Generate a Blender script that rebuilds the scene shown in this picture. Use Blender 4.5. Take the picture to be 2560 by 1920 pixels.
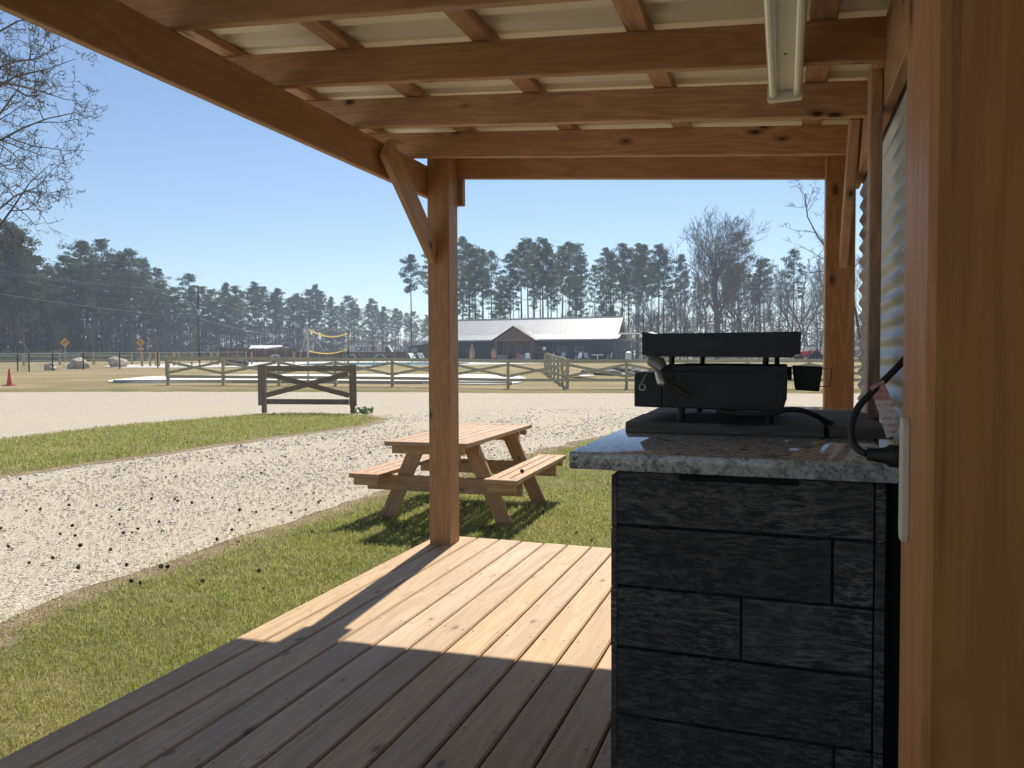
import bpy, bmesh, math, random
import numpy as np
from mathutils import Vector, Matrix, noise
from mathutils.geometry import delaunay_2d_cdt

for _o in list(bpy.data.objects):
    bpy.data.objects.remove(_o)
SC = bpy.context.scene
COL = SC.collection
rad = math.radians

# ------------------------------------------------------------------ camera
YAW, PITCH, ROLL = rad(19.486), rad(-1.881), rad(-0.232)
CAM = Vector((0, 0, 1.4234))
fw = Vector((-math.sin(YAW) * math.cos(PITCH), math.cos(YAW) * math.cos(PITCH), math.sin(PITCH)))
rt0 = Vector((math.cos(YAW), math.sin(YAW), 0))
up0 = rt0.cross(fw)
rt = rt0 * math.cos(ROLL) + up0 * math.sin(ROLL)
up = -rt0 * math.sin(ROLL) + up0 * math.cos(ROLL)
cam_d = bpy.data.cameras.new('camera')
cam_d.sensor_width = 36.0
cam_d.lens = 1925.6 / 2560 * 36
cam_d.clip_start = 0.02
cam_d.clip_end = 4000
cam = bpy.data.objects.new('camera', cam_d)
COL.objects.link(cam)
m3 = Matrix((rt, up, -fw)).transposed()
cam.matrix_world = Matrix.Translation(CAM) @ m3.to_4x4()
SC.camera = cam

# ------------------------------------------------------------------ sky, sun, exposure
SUN_EL = rad(51.5)
SUN_DIR = Vector((-math.sin(rad(5.9)) * math.cos(SUN_EL), math.cos(rad(5.9)) * math.cos(SUN_EL), math.sin(SUN_EL)))
world = bpy.data.worlds.new('World')
SC.world = world
world.use_nodes = True
wn = world.node_tree
for n in list(wn.nodes):
    wn.nodes.remove(n)
sky = wn.nodes.new('ShaderNodeTexSky')
sky.sky_type = 'NISHITA'
sky.sun_disc = False
sky.sun_elevation = SUN_EL
sky.sun_rotation = -rad(5.9)
sky.altitude = 0
sky.air_density = 1.0
sky.dust_density = 0.15
sky.ozone_density = 3.0
bg = wn.nodes.new('ShaderNodeBackground')
bg.inputs['Strength'].default_value = 0.060
wo = wn.nodes.new('ShaderNodeOutputWorld')
wn.links.new(sky.outputs[0], bg.inputs[0])
wn.links.new(bg.outputs[0], wo.inputs[0])
sun_d = bpy.data.lights.new('sun', 'SUN')
sun_d.energy = 3.4
sun_d.angle = rad(0.53)
sun_d.color = (1.0, 0.93, 0.82)
sun = bpy.data.objects.new('sun', sun_d)
COL.objects.link(sun)
sun.rotation_euler = (-SUN_DIR).to_track_quat('-Z', 'Y').to_euler()
SC.view_settings.view_transform = 'Standard'
SC.view_settings.look = 'None'
SC.view_settings.exposure = 1.05
SC.view_settings.gamma = 1
SC.view_settings.use_curve_mapping = False
SC.render.engine = 'CYCLES'
SC.cycles.max_bounces = 8
SC.cycles.use_adaptive_sampling = True
SC.cycles.adaptive_threshold = 0.03
SC.cycles.adaptive_min_samples = 16
SC.cycles.diffuse_bounces = 7
SC.cycles.glossy_bounces = 3
SC.cycles.transmission_bounces = 4
SC.cycles.volume_bounces = 1
SC.cycles.transparent_max_bounces = 8
SC.cycles.use_denoising = True

# ------------------------------------------------------------------ node / material helpers
class NT:
    def __init__(s, name):
        s.m = bpy.data.materials.new(name)
        s.m.use_nodes = True
        s.t = s.m.node_tree
        s.t.nodes.clear()
        s.out = s.t.nodes.new('ShaderNodeOutputMaterial')
        s.p = s.t.nodes.new('ShaderNodeBsdfPrincipled')
        s.t.links.new(s.p.outputs[0], s.out.inputs['Surface'])
    def n(s, typ, **kw):
        nd = s.t.nodes.new('ShaderNode' + typ)
        for k, v in kw.items():
            setattr(nd, k, v)
        return nd
    def set(s, sock, v):
        if hasattr(v, 'links') or isinstance(v, bpy.types.NodeSocket):
            s.t.links.new(v, sock)
        else:
            if isinstance(v, (tuple, list)) and len(v) == 3 and sock.type == 'RGBA':
                v = (*v, 1)
            sock.default_value = v
    def P(s, **kw):
        for k, v in kw.items():
            s.set(s.p.inputs[k.replace('_', ' ')], v)
    def math(s, op, a, b=0.0, c=0.0, clamp=False):
        nd = s.n('Math', operation=op, use_clamp=clamp)
        s.set(nd.inputs[0], a); s.set(nd.inputs[1], b); s.set(nd.inputs[2], c)
        return nd.outputs[0]
    def vmath(s, op, a, b=(0, 0, 0)):
        nd = s.n('VectorMath', operation=op)
        s.set(nd.inputs[0], a); s.set(nd.inputs[1], b)
        return nd.outputs[0]
    def mix(s, f, a, b, blend='MIX'):
        nd = s.n('Mix', data_type='RGBA', blend_type=blend)
        s.set(nd.inputs[0], f); s.set(nd.inputs[6], a); s.set(nd.inputs[7], b)
        return nd.outputs[2]
    def noise(s, vec, scale=5, detail=4, rough=.55, dist=0.0):
        nd = s.n('TexNoise')
        s.set(nd.inputs['Vector'], vec)
        nd.inputs['Scale'].default_value = scale
        nd.inputs['Detail'].default_value = detail
        nd.inputs['Roughness'].default_value = rough
        nd.inputs['Distortion'].default_value = dist
        return nd.outputs['Fac']
    def voro(s, vec, scale=5, feature='F1', out='Distance'):
        nd = s.n('TexVoronoi', feature=feature)
        s.set(nd.inputs['Vector'], vec)
        nd.inputs['Scale'].default_value = scale
        return nd.outputs[out]
    def ramp(s, f, a, b, lo=0.0, hi=1.0):
        nd = s.n('MapRange', interpolation_type='SMOOTHSTEP')
        s.set(nd.inputs[0], f)
        nd.inputs[1].default_value = a; nd.inputs[2].default_value = b
        nd.inputs[3].default_value = lo; nd.inputs[4].default_value = hi
        return nd.outputs[0]
    def co(s, kind='Object'):
        return s.n('TexCoord').outputs[kind]
    def rnd(s):
        return s.n('ObjectInfo').outputs['Random']
    def bump(s, h, strength=.3, dist=.01):
        nd = s.n('Bump')
        nd.inputs['Strength'].default_value = strength
        nd.inputs['Distance'].default_value = dist
        s.set(nd.inputs['Height'], h)
        s.t.links.new(nd.outputs[0], s.p.inputs['Normal'])

def flat(name, col, rough=.6, metal=0.0, var=.15, scale=6.0, bump=0.0, spec=.5):
    t = NT(name)
    nz = t.noise(t.co(), scale, 5, .6)
    a = tuple(c * (1 - var) for c in col); b = tuple(min(1, c * (1 + var)) for c in col)
    t.P(Base_Color=t.mix(t.ramp(nz, .25, .75), a, b), Roughness=rough, Metallic=metal)
    t.p.inputs['Specular IOR Level'].default_value = spec
    if bump:
        t.bump(t.noise(t.co(), scale * 6, 4), bump, .01)
    return t.m

def wood(name, light, dark, knot, rough=.62, knots=1.0, grain=1.0, tone=.18, bump=.25, weather=None, spec=.35):
    """Sawn timber; the grain runs along local Y; every board gets its own piece of the pattern."""
    t = NT(name)
    r = t.rnd()
    off = t.n('CombineXYZ')
    t.set(off.inputs[0], t.math('MULTIPLY', r, 13.7)); t.set(off.inputs[1], t.math('MULTIPLY', r, 91.3)); t.set(off.inputs[2], t.math('MULTIPLY', r, 7.1))
    v = t.vmath('ADD', t.co(), off.outputs[0])
    vk = t.vmath('MULTIPLY', v, (8.5, 4.0, 8.5))
    vn = t.n('TexVoronoi'); t.set(vn.inputs['Vector'], vk); vn.inputs['Scale'].default_value = 1.0
    ks = t.n('SeparateColor'); t.set(ks.inputs[0], vn.outputs['Color'])
    d = t.math('ADD', vn.outputs['Distance'], t.math('MULTIPLY', t.math('LESS_THAN', ks.outputs[0], .5), 3.0))   # only some cells hold a knot
    near = t.ramp(d, .0, .42, 1.0, 0.0)
    # grain bends round the knots
    wv = t.n('CombineXYZ')
    t.set(wv.inputs[0], t.math('MULTIPLY', near, .035)); t.set(wv.inputs[2], t.math('MULTIPLY', near, .035))
    vw = t.vmath('ADD', v, wv.outputs[0])
    low = t.noise(t.vmath('MULTIPLY', vw, (9, .9, 9)), 1.0, 3, .5)
    rings = t.math('SINE', t.math('MULTIPLY', low, 62.0 * grain))
    rings = t.ramp(rings, -1, 1)
    fine = t.noise(t.vmath('MULTIPLY', vw, (150, 5, 150)), 1.0, 4, .65)
    g = t.math('ADD', t.math('MULTIPLY', rings, .26), t.math('MULTIPLY', fine, .72))
    g = t.ramp(g, .28, .72)
    col = t.mix(g, dark, light)
    crack = t.ramp(t.noise(t.vmath('MULTIPLY', vw, (70, 1.1, 70)), 1.0, 3, .5), .66, .72, 0, .65)
    col = t.mix(crack, col, tuple(c * .3 for c in dark))
    blotch = t.noise(t.vmath('MULTIPLY', v, (3, .8, 3)), 1.0, 4, .6)
    col = t.mix(t.ramp(blotch, .3, .7, 0.0, .55), col, tuple(c * .72 for c in light))
    if weather:
        w = t.noise(t.vmath('MULTIPLY', v, (5, .6, 5)), 1.7, 5, .65)
        col = t.mix(t.ramp(w, .42, .7, 0, .75), col, weather)
    # per-board tone
    hs = t.n('HueSaturation')
    t.set(hs.inputs['Value'], t.math('ADD', 1 - tone / 2, t.math('MULTIPLY', t.math('FRACT', t.math('MULTIPLY', r, 17.3)), tone)))
    t.set(hs.inputs['Saturation'], t.math('ADD', .9, t.math('MULTIPLY', t.math('FRACT', t.math('MULTIPLY', r, 7.7)), .18)))
    t.set(hs.inputs['Color'], col)
    col = hs.outputs[0]
    kn = t.math('MULTIPLY', t.ramp(d, .075, .115, 1.0, 0.0), knots, clamp=True)
    halo = t.math('MULTIPLY', t.ramp(d, .11, .24, .5, 0.0), knots, clamp=True)
    col = t.mix(halo, col, tuple(k * 1.9 for k in knot))
    col = t.mix(kn, col, knot)
    t.P(Base_Color=col, Roughness=t.ramp(fine, .2, .8, rough - .08, rough + .12))
    t.p.inputs['Specular IOR Level'].default_value = spec
    t.bump(t.math('SUBTRACT', g, t.math('MULTIPLY', kn, .5)), bump, .002)
    return t.m

M = {}
M['beam'] = wood('stained_timber', (.53, .325, .195), (.385, .218, .128), (.045, .02, .014), rough=.55, bump=.2)
M['post'] = wood('stained_post_timber', (.50, .27, .115), (.37, .18, .07), (.05, .022, .014), rough=.52, knots=.8, bump=.2)
M['near_post'] = wood('stained_timber_warm_light', (.58, .245, .055), (.42, .165, .035), (.07, .03, .014), rough=.5, knots=1.0, bump=.2)  # stained post timber with warm bounced light put into its colour
M['deck'] = wood('deck_timber', (.54, .365, .205), (.43, .28, .15), (.20, .115, .07), rough=.6, tone=.14, grain=.7, bump=.35)
M['table'] = wood('picnic_table_timber', (.56, .36, .205), (.43, .255, .138), (.10, .05, .03), rough=.6, knots=.6)
M['fence'] = wood('weathered_fence_timber', (.54, .48, .33), (.42, .37, .24), (.09, .07, .045), rough=.8, knots=.5)
M['gate'] = wood('dark_weathered_timber', (.28, .205, .145), (.19, .135, .095), (.05, .035, .025), rough=.8, knots=.5)
M['privacy'] = wood('brown_privacy_timber', (.20, .115, .075), (.13, .075, .05), (.05, .03, .02), rough=.85, knots=.3)
M['tray'] = wood('grey_board_timber', (.17, .15, .13), (.10, .088, .078), (.02, .017, .015), rough=.7, knots=.4, bump=.4)
M['lodge'] = wood('lodge_brown_timber', (.22, .115, .07), (.15, .075, .045), (.06, .03, .02), rough=.7, knots=.3)
M['pale_post'] = wood('pale_post_timber', (.50, .36, .21), (.40, .27, .15), (.1, .06, .04), rough=.8, knots=.3)
M['pole'] = wood('utility_pole_timber', (.10, .085, .07), (.06, .05, .042), (.03, .025, .02), rough=.9, knots=.2)

# ------------------------------------------------------------------ mesh + object helpers
WLOC = {}
def empty(name, loc=(0, 0, 0), parent=None, rz=0.0):
    o = bpy.data.objects.new(name, None)
    COL.objects.link(o)
    o.empty_display_size = .1
    place(o, loc, parent)
    o.rotation_euler = (0, 0, rz)
    return o
def place(o, loc, parent=None):
    loc = Vector(loc)
    WLOC[o.name] = loc
    if parent is not None:
        o.parent = parent
        o.location = loc - WLOC[parent.name]
    else:
        o.location = loc
def tag(o, label, cat, group=None):
    o['label'] = label; o['category'] = cat
    if group: o['group'] = group
    return o
def structure(o):
    o['kind'] = 'structure'; return o
def stuff(o):
    o['kind'] = 'stuff'; return o

class MB:
    def __init__(s):
        s.v = []; s.f = []; s.mi = []
    def add(s, verts, faces, mi=0):
        b = len(s.v)
        s.v.extend(tuple(v) for v in verts)
        s.f.extend(tuple(i + b for i in f) for f in faces)
        s.mi.extend([mi] * len(faces))
        return s
    def box(s, x0, x1, y0, y1, z0, z1, mi=0):
        v = [(x, y, z) for z in (z0, z1) for y in (y0, y1) for x in (x0, x1)]
        return s.add(v, [(0, 2, 3, 1), (4, 5, 7, 6), (0, 1, 5, 4), (2, 6, 7, 3), (0, 4, 6, 2), (1, 3, 7, 5)], mi)
    def tube(s, pts, rads, n=8, caps=True, mi=0):
        pts = [Vector(p) for p in pts]
        if not isinstance(rads, (list, tuple)): rads = [rads] * len(pts)
        rings = []; prev = None
        for i, p in enumerate(pts):
            d = (pts[min(i + 1, len(pts) - 1)] - pts[max(i - 1, 0)])
            d = d.normalized() if d.length > 1e-9 else Vector((0, 0, 1))
            if prev is None:
                a = d.orthogonal().normalized()
            else:
                a = (prev - d * prev.dot(d))
                a = a.normalized() if a.length > 1e-6 else d.orthogonal().normalized()
            prev = a; b = d.cross(a)
            rings.append([p + (a * math.cos(2 * math.pi * k / n) + b * math.sin(2 * math.pi * k / n)) * rads[i] for k in range(n)])
        v = [q for r_ in rings for q in r_]
        f = []
        for i in range(len(pts) - 1):
            for k in range(n):
                f.append((i * n + k, i * n + (k + 1) % n, (i + 1) * n + (k + 1) % n, (i + 1) * n + k))
        if caps:
            f.append(tuple(range(n - 1, -1, -1))); f.append(tuple((len(pts) - 1) * n + k for k in range(n)))
        return s.add(v, f, mi)
    def lathe(s, prof, c=(0, 0, 0), n=16, mi=0):
        v = []; f = []
        for (r_, z) in prof:
            for k in range(n):
                a = 2 * math.pi * k / n
                v.append((c[0] + r_ * math.cos(a), c[1] + r_ * math.sin(a), c[2] + z))
        for i in range(len(prof) - 1):
            for k in range(n):
                f.append((i * n + k, i * n + (k + 1) % n, (i + 1) * n + (k + 1) % n, (i + 1) * n + k))
        f.append(tuple(range(n - 1, -1, -1))); f.append(tuple((len(prof) - 1) * n + k for k in range(n)))
        return s.add(v, f, mi)
    def prism(s, poly, y0, y1, axis='y', mi=0):
        """poly in the two other axes (order x,z for y; y,z for x; x,y for z), extruded along axis"""
        n = len(poly)
        def P(a, b, t):
            return {'y': (a, t, b), 'x': (t, a, b), 'z': (a, b, t)}[axis]
        v = [P(a, b, y0) for a, b in poly] + [P(a, b, y1) for a, b in poly]
        f = [tuple(range(n)), tuple(range(2 * n - 1, n - 1, -1))]
        for k in range(n):
            f.append((k, n + k, n + (k + 1) % n, (k + 1) % n))
        return s.add(v, f, mi)
    def mesh(s, name, mats, smooth=False):
        me = bpy.data.meshes.new(name)
        me.from_pydata(s.v, [], s.f)
        for m in (mats if isinstance(mats, list) else [mats]):
            me.materials.append(m)
        if any(s.mi):
            me.polygons.foreach_set('material_index', s.mi)
        if smooth:
            me.polygons.foreach_set('use_smooth', [True] * len(s.f))
        bm = bmesh.new(); bm.from_mesh(me)
        bmesh.ops.recalc_face_normals(bm, faces=bm.faces)
        bm.to_mesh(me); bm.free()
        return me
    def build(s, name, mats, parent=None, loc=(0, 0, 0), smooth=False):
        """vertices are world coordinates; loc becomes the object's origin"""
        L = Vector(loc)
        if L.length:
            s.v = [(x - L.x, y - L.y, z - L.z) for x, y, z in s.v]
        o = bpy.data.objects.new(name, s.mesh(name, mats, smooth))
        COL.objects.link(o)
        place(o, L, parent)
        if smooth:
            try:
                o.data.set_sharp_from_angle(angle=rad(40))
            except Exception:
                pass
        return o

_lum = {}
def lumber_mesh(L, w, t, mat, ch):
    key = (round(L, 3), round(w, 4), round(t, 4), mat.name, ch)
    if key in _lum: return _lum[key]
    c = ch; a, b = w / 2, t / 2
    sec = [(-a + c, -b), (a - c, -b), (a, -b + c), (a, b - c), (a - c, b), (-a + c, b), (-a, b - c), (-a, -b + c)]
    mb = MB().prism(sec, 0, L, 'y')
    me = mb.mesh('lumber', mat)
    _lum[key] = me
    return me
def lumber(name, p0, p1, w, t, mat, parent=None, upv=(0, 0, 1), ch=.004):
    """a sawn board from p0 to p1 (centre line), w across, t along upv"""
    p0 = Vector(p0); p1 = Vector(p1)
    y = (p1 - p0); L = y.length; y.normalize()
    z = Vector(upv); z = (z - y * z.dot(y)).normalized()
    x = y.cross(z)
    o = bpy.data.objects.new(name, lumber_mesh(L, w, t, mat, ch))
    COL.objects.link(o)
    o.rotation_euler = Matrix((x, y, z)).transposed().to_euler()
    place(o, p0, parent)
    return o

def copy_tree(o, parent=None):
    c = o.copy(); COL.objects.link(c)
    c.parent = parent
    for ch in list(o.children):
        copy_tree(ch, c)
    return c

# ------------------------------------------------------------------ terrain
HD = Vector((-.33358, .94272)); LD = Vector((.94272, .33358))
def sm(a, b, x):
    t = min(1, max(0, (x - a) / (b - a))); return t * t * (3 - 2 * t)
_gx = [21, 26, 33, 45, 60, 80, 104, 200]; _gz = [0, .08, .24, .55, .85, 1.05, 1.2, 1.25]
def T(x, y):
    D = x * HD.x + y * HD.y; L = x * LD.x + y * LD.y
    g = float(np.interp(D, _gx, _gz))
    w = sm(22, 30, D) * (1 - sm(38, 55, D))
    return g + w * (.12 * min(1, max(0, -L / 14)) - .04 * min(1, max(0, (L + 4) / 4)))
def W(D, L):
    """a spot given as metres ahead of the porch and metres to the right of it"""
    return (HD.x * D + LD.x * L, HD.y * D + LD.y * L)
def G(D, L, dz=0.0):
    x, y = W(D, L); return Vector((x, y, T(x, y) + dz))

def smooth_line(pts, per=.35, jit=0.0, seed=1, closed=False):
    """Catmull-Rom through the points, resampled, with a ragged edge"""
    P = [Vector(p) for p in pts]; out = []
    n = len(P)
    rng = range(n if closed else n - 1)
    for i in rng:
        if closed:
            a, b, c, d = P[(i - 1) % n], P[i], P[(i + 1) % n], P[(i + 2) % n]
        else:
            a, b, c, d = P[max(i - 1, 0)], P[i], P[i + 1], P[min(i + 2, n - 1)]
        k = max(2, int((c - b).length / per))
        for j in range(k):
            t = j / k
            q = .5 * ((2 * b) + (c - a) * t + (2 * a - 5 * b + 4 * c - d) * t * t + (3 * b - a - 3 * c + d) * t ** 3)
            if jit:
                q = q + Vector((noise.noise((q.x * 1.7, q.y * 1.7, seed)), noise.noise((q.x * 1.7, q.y * 1.7, seed + 9)))) * jit
            out.append((q.x, q.y))
    if not closed: out.append(tuple(P[-1]))
    return out

def inside(poly, X, Y):
    px = np.array([p[0] for p in poly]); py = np.array([p[1] for p in poly])
    res = np.zeros(np.shape(X), bool)
    j = len(px) - 1
    for i in range(len(px)):
        if py[i] != py[j]:
            c = ((py[i] > Y) != (py[j] > Y)) & (X < (px[j] - px[i]) * (Y - py[i]) / (py[j] - py[i]) + px[i])
            res ^= c
        j = i
    return res
def edge_dist(poly, X, Y):
    px = np.array([p[0] for p in poly]); py = np.array([p[1] for p in poly])
    best = np.full(np.shape(X), 1e9)
    for i in range(len(px)):
        ax, ay = px[i - 1], py[i - 1]; dx, dy = px[i] - ax, py[i] - ay
        l2 = dx * dx + dy * dy + 1e-12
        t = np.clip(((X - ax) * dx + (Y - ay) * dy) / l2, 0, 1)
        best = np.minimum(best, np.hypot(X - ax - t * dx, Y - ay - t * dy))
    return best

def sheet(name, poly, dz, mat, step, parent=None):
    """a ground sheet that follows the terrain: outline + inner grid, triangulated"""
    xs = [p[0] for p in poly]; ys = [p[1] for p in poly]
    gx, gy = np.meshgrid(np.arange(min(xs), max(xs), step), np.arange(min(ys), max(ys), step))
    gx = gx.ravel() + .013; gy = gy.ravel() + .017
    k = inside(poly, gx, gy)
    gx, gy = gx[k], gy[k]
    k = edge_dist(poly, gx, gy) > step * .35
    pts = [Vector(p) for p in poly] + [Vector((a, b)) for a, b in zip(gx[k], gy[k])]
    n = len(poly)
    v, e, f, *_ = delaunay_2d_cdt(pts, [(i, (i + 1) % n) for i in range(n)], [], 1, 1e-5)
    mb = MB()
    mb.v = [(q.x, q.y, T(q.x, q.y) + dz) for q in v]; mb.f = [tuple(q) for q in f]
    cnt = {}
    for q in mb.f:
        for i in range(3):
            e_ = (q[i], q[(i + 1) % 3]); k_ = (min(e_), max(e_)); cnt[k_] = None if k_ in cnt else e_
    low = {}
    for e_ in [e_ for e_ in cnt.values() if e_]:            # a short skirt so that the edge is closed against the ground
        for i in e_:
            if i not in low:
                low[i] = len(mb.v); x_, y_, z_ = mb.v[i]; mb.v.append((x_, y_, z_ - dz - .03))
        mb.f.append((e_[1], e_[0], low[e_[0]], low[e_[1]]))
    mb.mi = [0] * len(mb.f)
    o = mb.build(name, mat, parent)
    return o

# ------------------------------------------------------------------ ground sheets
lawn_edge = [(-3.2, -9), (-3.5, -2), (-3.75, 1.5), (-3.95, 2.9), (-4.12, 3.5), (-4.09, 4.2), (-4.11, 5.26), (-4.06, 6.7), (-3.98, 8.0),
             (-3.64, 10.6), (-3.2, 13.6), (-2.7, 17.5), (-1.6, 20.6), (1.2, 22.6), (6, 24.2), (16, 27.5)]
road_far = [(16, 36.2), (6, 32.2), (1.4, 30.4), (-6.5, 28.3), (-10.8, 26.9), (-15, 25.25), (-19.15, 23.7), (-23.2, 22.1), (-27.7, 20.6), (-48, 13.5)]
DRIVE = smooth_line(lawn_edge, .16, .24, 3) + smooth_line(road_far, .6, .12, 5) + [(-48, -9)]
island_pts = [(-13.44, 10.06), (-13.6, 13.2), (-12.9, 16.5), (-11.75, 17.35), (-10.4, 17.3), (-8.9, 16.25), (-8.35, 14.2), (-8.6, 11.8),
              (-8.74, 9.0), (-8.95, 6.7), (-9.4, 1.0), (-11.2, -3.2), (-13.2, 1.0), (-13.5, 5.5)]
ISLAND = smooth_line(island_pts, .3, .14, 8, True)
DECK_X0, DECK_Y1 = -2.085, 4.456

def grass_ground():
    t = NT('grass_and_soil')
    v = t.co()
    a = t.n('Attribute', attribute_name='bare').outputs['Fac']
    big = t.noise(v, .8, 5, .6); fine = t.noise(v, 38, 5, .7); mid = t.noise(v, 5, 4, .6)
    green = t.mix(t.ramp(mid, .3, .7), (.105, .12, .028), (.155, .16, .048))
    straw = (.34, .28, .14)
    col = t.mix(t.ramp(big, .4, .72, .1, .65), green, straw)
    # the field beyond the drive lies dormant
    far = t.n('VectorMath', operation='DOT_PRODUCT')
    t.set(far.inputs[0], v); far.inputs[1].default_value = (HD.x, HD.y, 0)
    fd = t.math('ADD', far.outputs['Value'], t.math('MULTIPLY', t.noise(v, .5, 4), 2.4))
    field = t.mix(t.ramp(t.noise(v, .22, 5, .65), .35, .65), (.25, .21, .10), (.36, .29, .16))
    col = t.mix(t.ramp(fd, 30.2, 32.8), col, field)
    soil = t.mix(t.ramp(mid, .3, .7), (.30, .215, .14), (.40, .31, .20))
    n2 = t.math('ADD', a, t.math('MULTIPLY', t.math('SUBTRACT', t.noise(v, 9, 5, .7), .5), .7))
    col = t.mix(t.ramp(n2, .35, .75), col, soil)
    col = t.mix(t.ramp(fine, .35, .75, .0, .4), col, tuple(c * .5 for c in (.12, .11, .05)))
    t.P(Base_Color=col, Roughness=.95)
    t.p.inputs['Specular IOR Level'].default_value = .1
    t.bump(t.math('ADD', fine, t.math('MULTIPLY', mid, .5)), .9, .03)
    return t.m
def gravel_mat():
    t = NT('pale_gravel')
    v = t.co()
    cell = t.voro(v, 42, 'F1', 'Color')
    edge = t.voro(v, 42, 'DISTANCE_TO_EDGE')
    sep = t.n('SeparateColor'); t.set(sep.inputs[0], cell)
    stone = t.mix(sep.outputs[0], (.41, .365, .295), (.66, .595, .485))
    stone = t.mix(t.ramp(sep.outputs[1], .78, .95), stone, (.13, .12, .115))
    sand = t.mix(t.noise(v, 60, 4, .7), (.45, .39, .295), (.60, .53, .42))
    tracks = t.noise(t.vmath('MULTIPLY', v, (.9, .16, 1)), 1.3, 4, .55)
    stony = t.ramp(t.math('ADD', tracks, t.math('MULTIPLY', t.noise(v, 6, 4, .7), .35)), .5, .85, .25, 1.0)
    col = t.mix(stony, sand, stone)
    col = t.mix(t.ramp(edge, .0, .10, .5, 0), col, (.17, .15, .12))
    spots = t.noise(v, 9, 5, .8)
    col = t.mix(t.ramp(spots, .56, .70, 0, .55), col, (.22, .19, .155))
    big = t.noise(v, .35, 4, .6)
    col = t.mix(t.ramp(big, .3, .7, 0, .45), col, (.47, .405, .31))
    t.P(Base_Color=col, Roughness=.92)
    t.p.inputs['Specular IOR Level'].default_value = .15
    t.bump(t.math('ADD', t.ramp(edge, 0, .35), t.math('MULTIPLY', t.noise(v, 3, 4), 1.4)), .65, .01)
    return t.m
M['ground'] = grass_ground()
M['gravel'] = gravel_mat()
def attr_set(o, name, vals):
    at = o.data.attributes.new(name, 'FLOAT', 'POINT')
    at.data.foreach_set('value', np.asarray(vals, np.float32))

def build_ground():
    nr, na = 230, 420
    R = np.concatenate([[0.0], np.geomspace(.35, 1500, nr)])
    A = np.linspace(0, 2 * math.pi, na, endpoint=False)
    vs = [(0, 0, 0)]
    for r_ in R[1:]:
        for a in A:
            x, y = r_ * math.cos(a), r_ * math.sin(a)
            vs.append((x, y, T(x, y)))
    fs = [(0, 1 + k, 1 + (k + 1) % na) for k in range(na)]
    for i in range(nr - 1):
        b = 1 + i * na
        for k in range(na):
            k2 = (k + 1) % na
            fs.append((b + k, b + na + k, b + na + k2, b + k2))
    mb = MB(); mb.v = vs; mb.f = fs; mb.mi = [0] * len(fs)
    o = mb.build('ground', M['ground'], smooth=True)
    co = np.array(vs)
    X, Y = co[:, 0], co[:, 1]
    bare = np.zeros(len(vs)); k = np.hypot(X, Y) < 60
    d = edge_dist(DRIVE, X[k], Y[k])
    bare[k] = np.exp(-(d / .30) ** 2) * .85
    # trodden reddish soil under the rail fence
    F0 = Vector((-6.1, 31.4)); 
    L = X * LD.x + Y * LD.y; D = X * HD.x + Y * HD.y
    strip = np.exp(-((D - 31.9) / .75) ** 2) * np.clip((L + 14) / 6, .25, 1) * (D > 20)
    bare = np.maximum(bare, strip * .9)
    attr_set(o, 'bare', bare)
    return structure(o)
ground = build_ground()
drive = structure(sheet('gravel_drive', DRIVE, .004, M['gravel'], .7))
isl = structure(sheet('grass_island', ISLAND, .010, M['ground'], .3))
co_ = np.zeros(len(isl.data.vertices) * 3); isl.data.vertices.foreach_get('co', co_)
co_ = co_.reshape(-1, 3)
attr_set(isl, 'bare', np.exp(-(edge_dist(ISLAND, co_[:, 0], co_[:, 1]) / .35) ** 2) * .9)

# grass blades, loose stones ------------------------------------------------
def blade_mat():
    t = NT('grass_blade')
    d = t.n('Attribute', attribute_name='dry').outputs['Fac']
    col = t.mix(t.ramp(d, .0, .55), (.15, .21, .022), (.33, .34, .06))
    col = t.mix(t.ramp(d, .55, .75), col, (.60, .51, .28))
    t.P(Base_Color=col, Roughness=.55)
    t.p.inputs['Specular IOR Level'].default_value = .3
    tr = t.n('BsdfTranslucent'); t.set(tr.inputs[0], t.mix(.5, col, (.45, .50, .12)))
    mx = t.n('MixShader'); mx.inputs[0].default_value = .48
    t.t.links.new(t.p.outputs[0], mx.inputs[1]); t.t.links.new(tr.outputs[0], mx.inputs[2])
    t.t.links.new(mx.outputs[0], t.out.inputs['Surface'])
    return t.m
M['blade'] = blade_mat()

def fast_mesh(name, V, Fi, nper, mat, attr=None):
    me = bpy.data.meshes.new(name)
    V = np.asarray(V, np.float32); Fi = np.asarray(Fi, np.int32)
    me.vertices.add(len(V)); me.vertices.foreach_set('co', V.ravel())
    me.loops.add(Fi.size); me.loops.foreach_set('vertex_index', Fi.ravel())
    me.polygons.add(len(Fi)); me.polygons.foreach_set('loop_start', np.arange(len(Fi), dtype=np.int32) * nper)
    me.materials.append(mat)
    me.update(calc_edges=True)
    if attr is not None:
        at = me.attributes.new(attr[0], 'FLOAT', 'POINT'); at.data.foreach_set('value', np.asarray(attr[1], np.float32))
    return me

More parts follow.
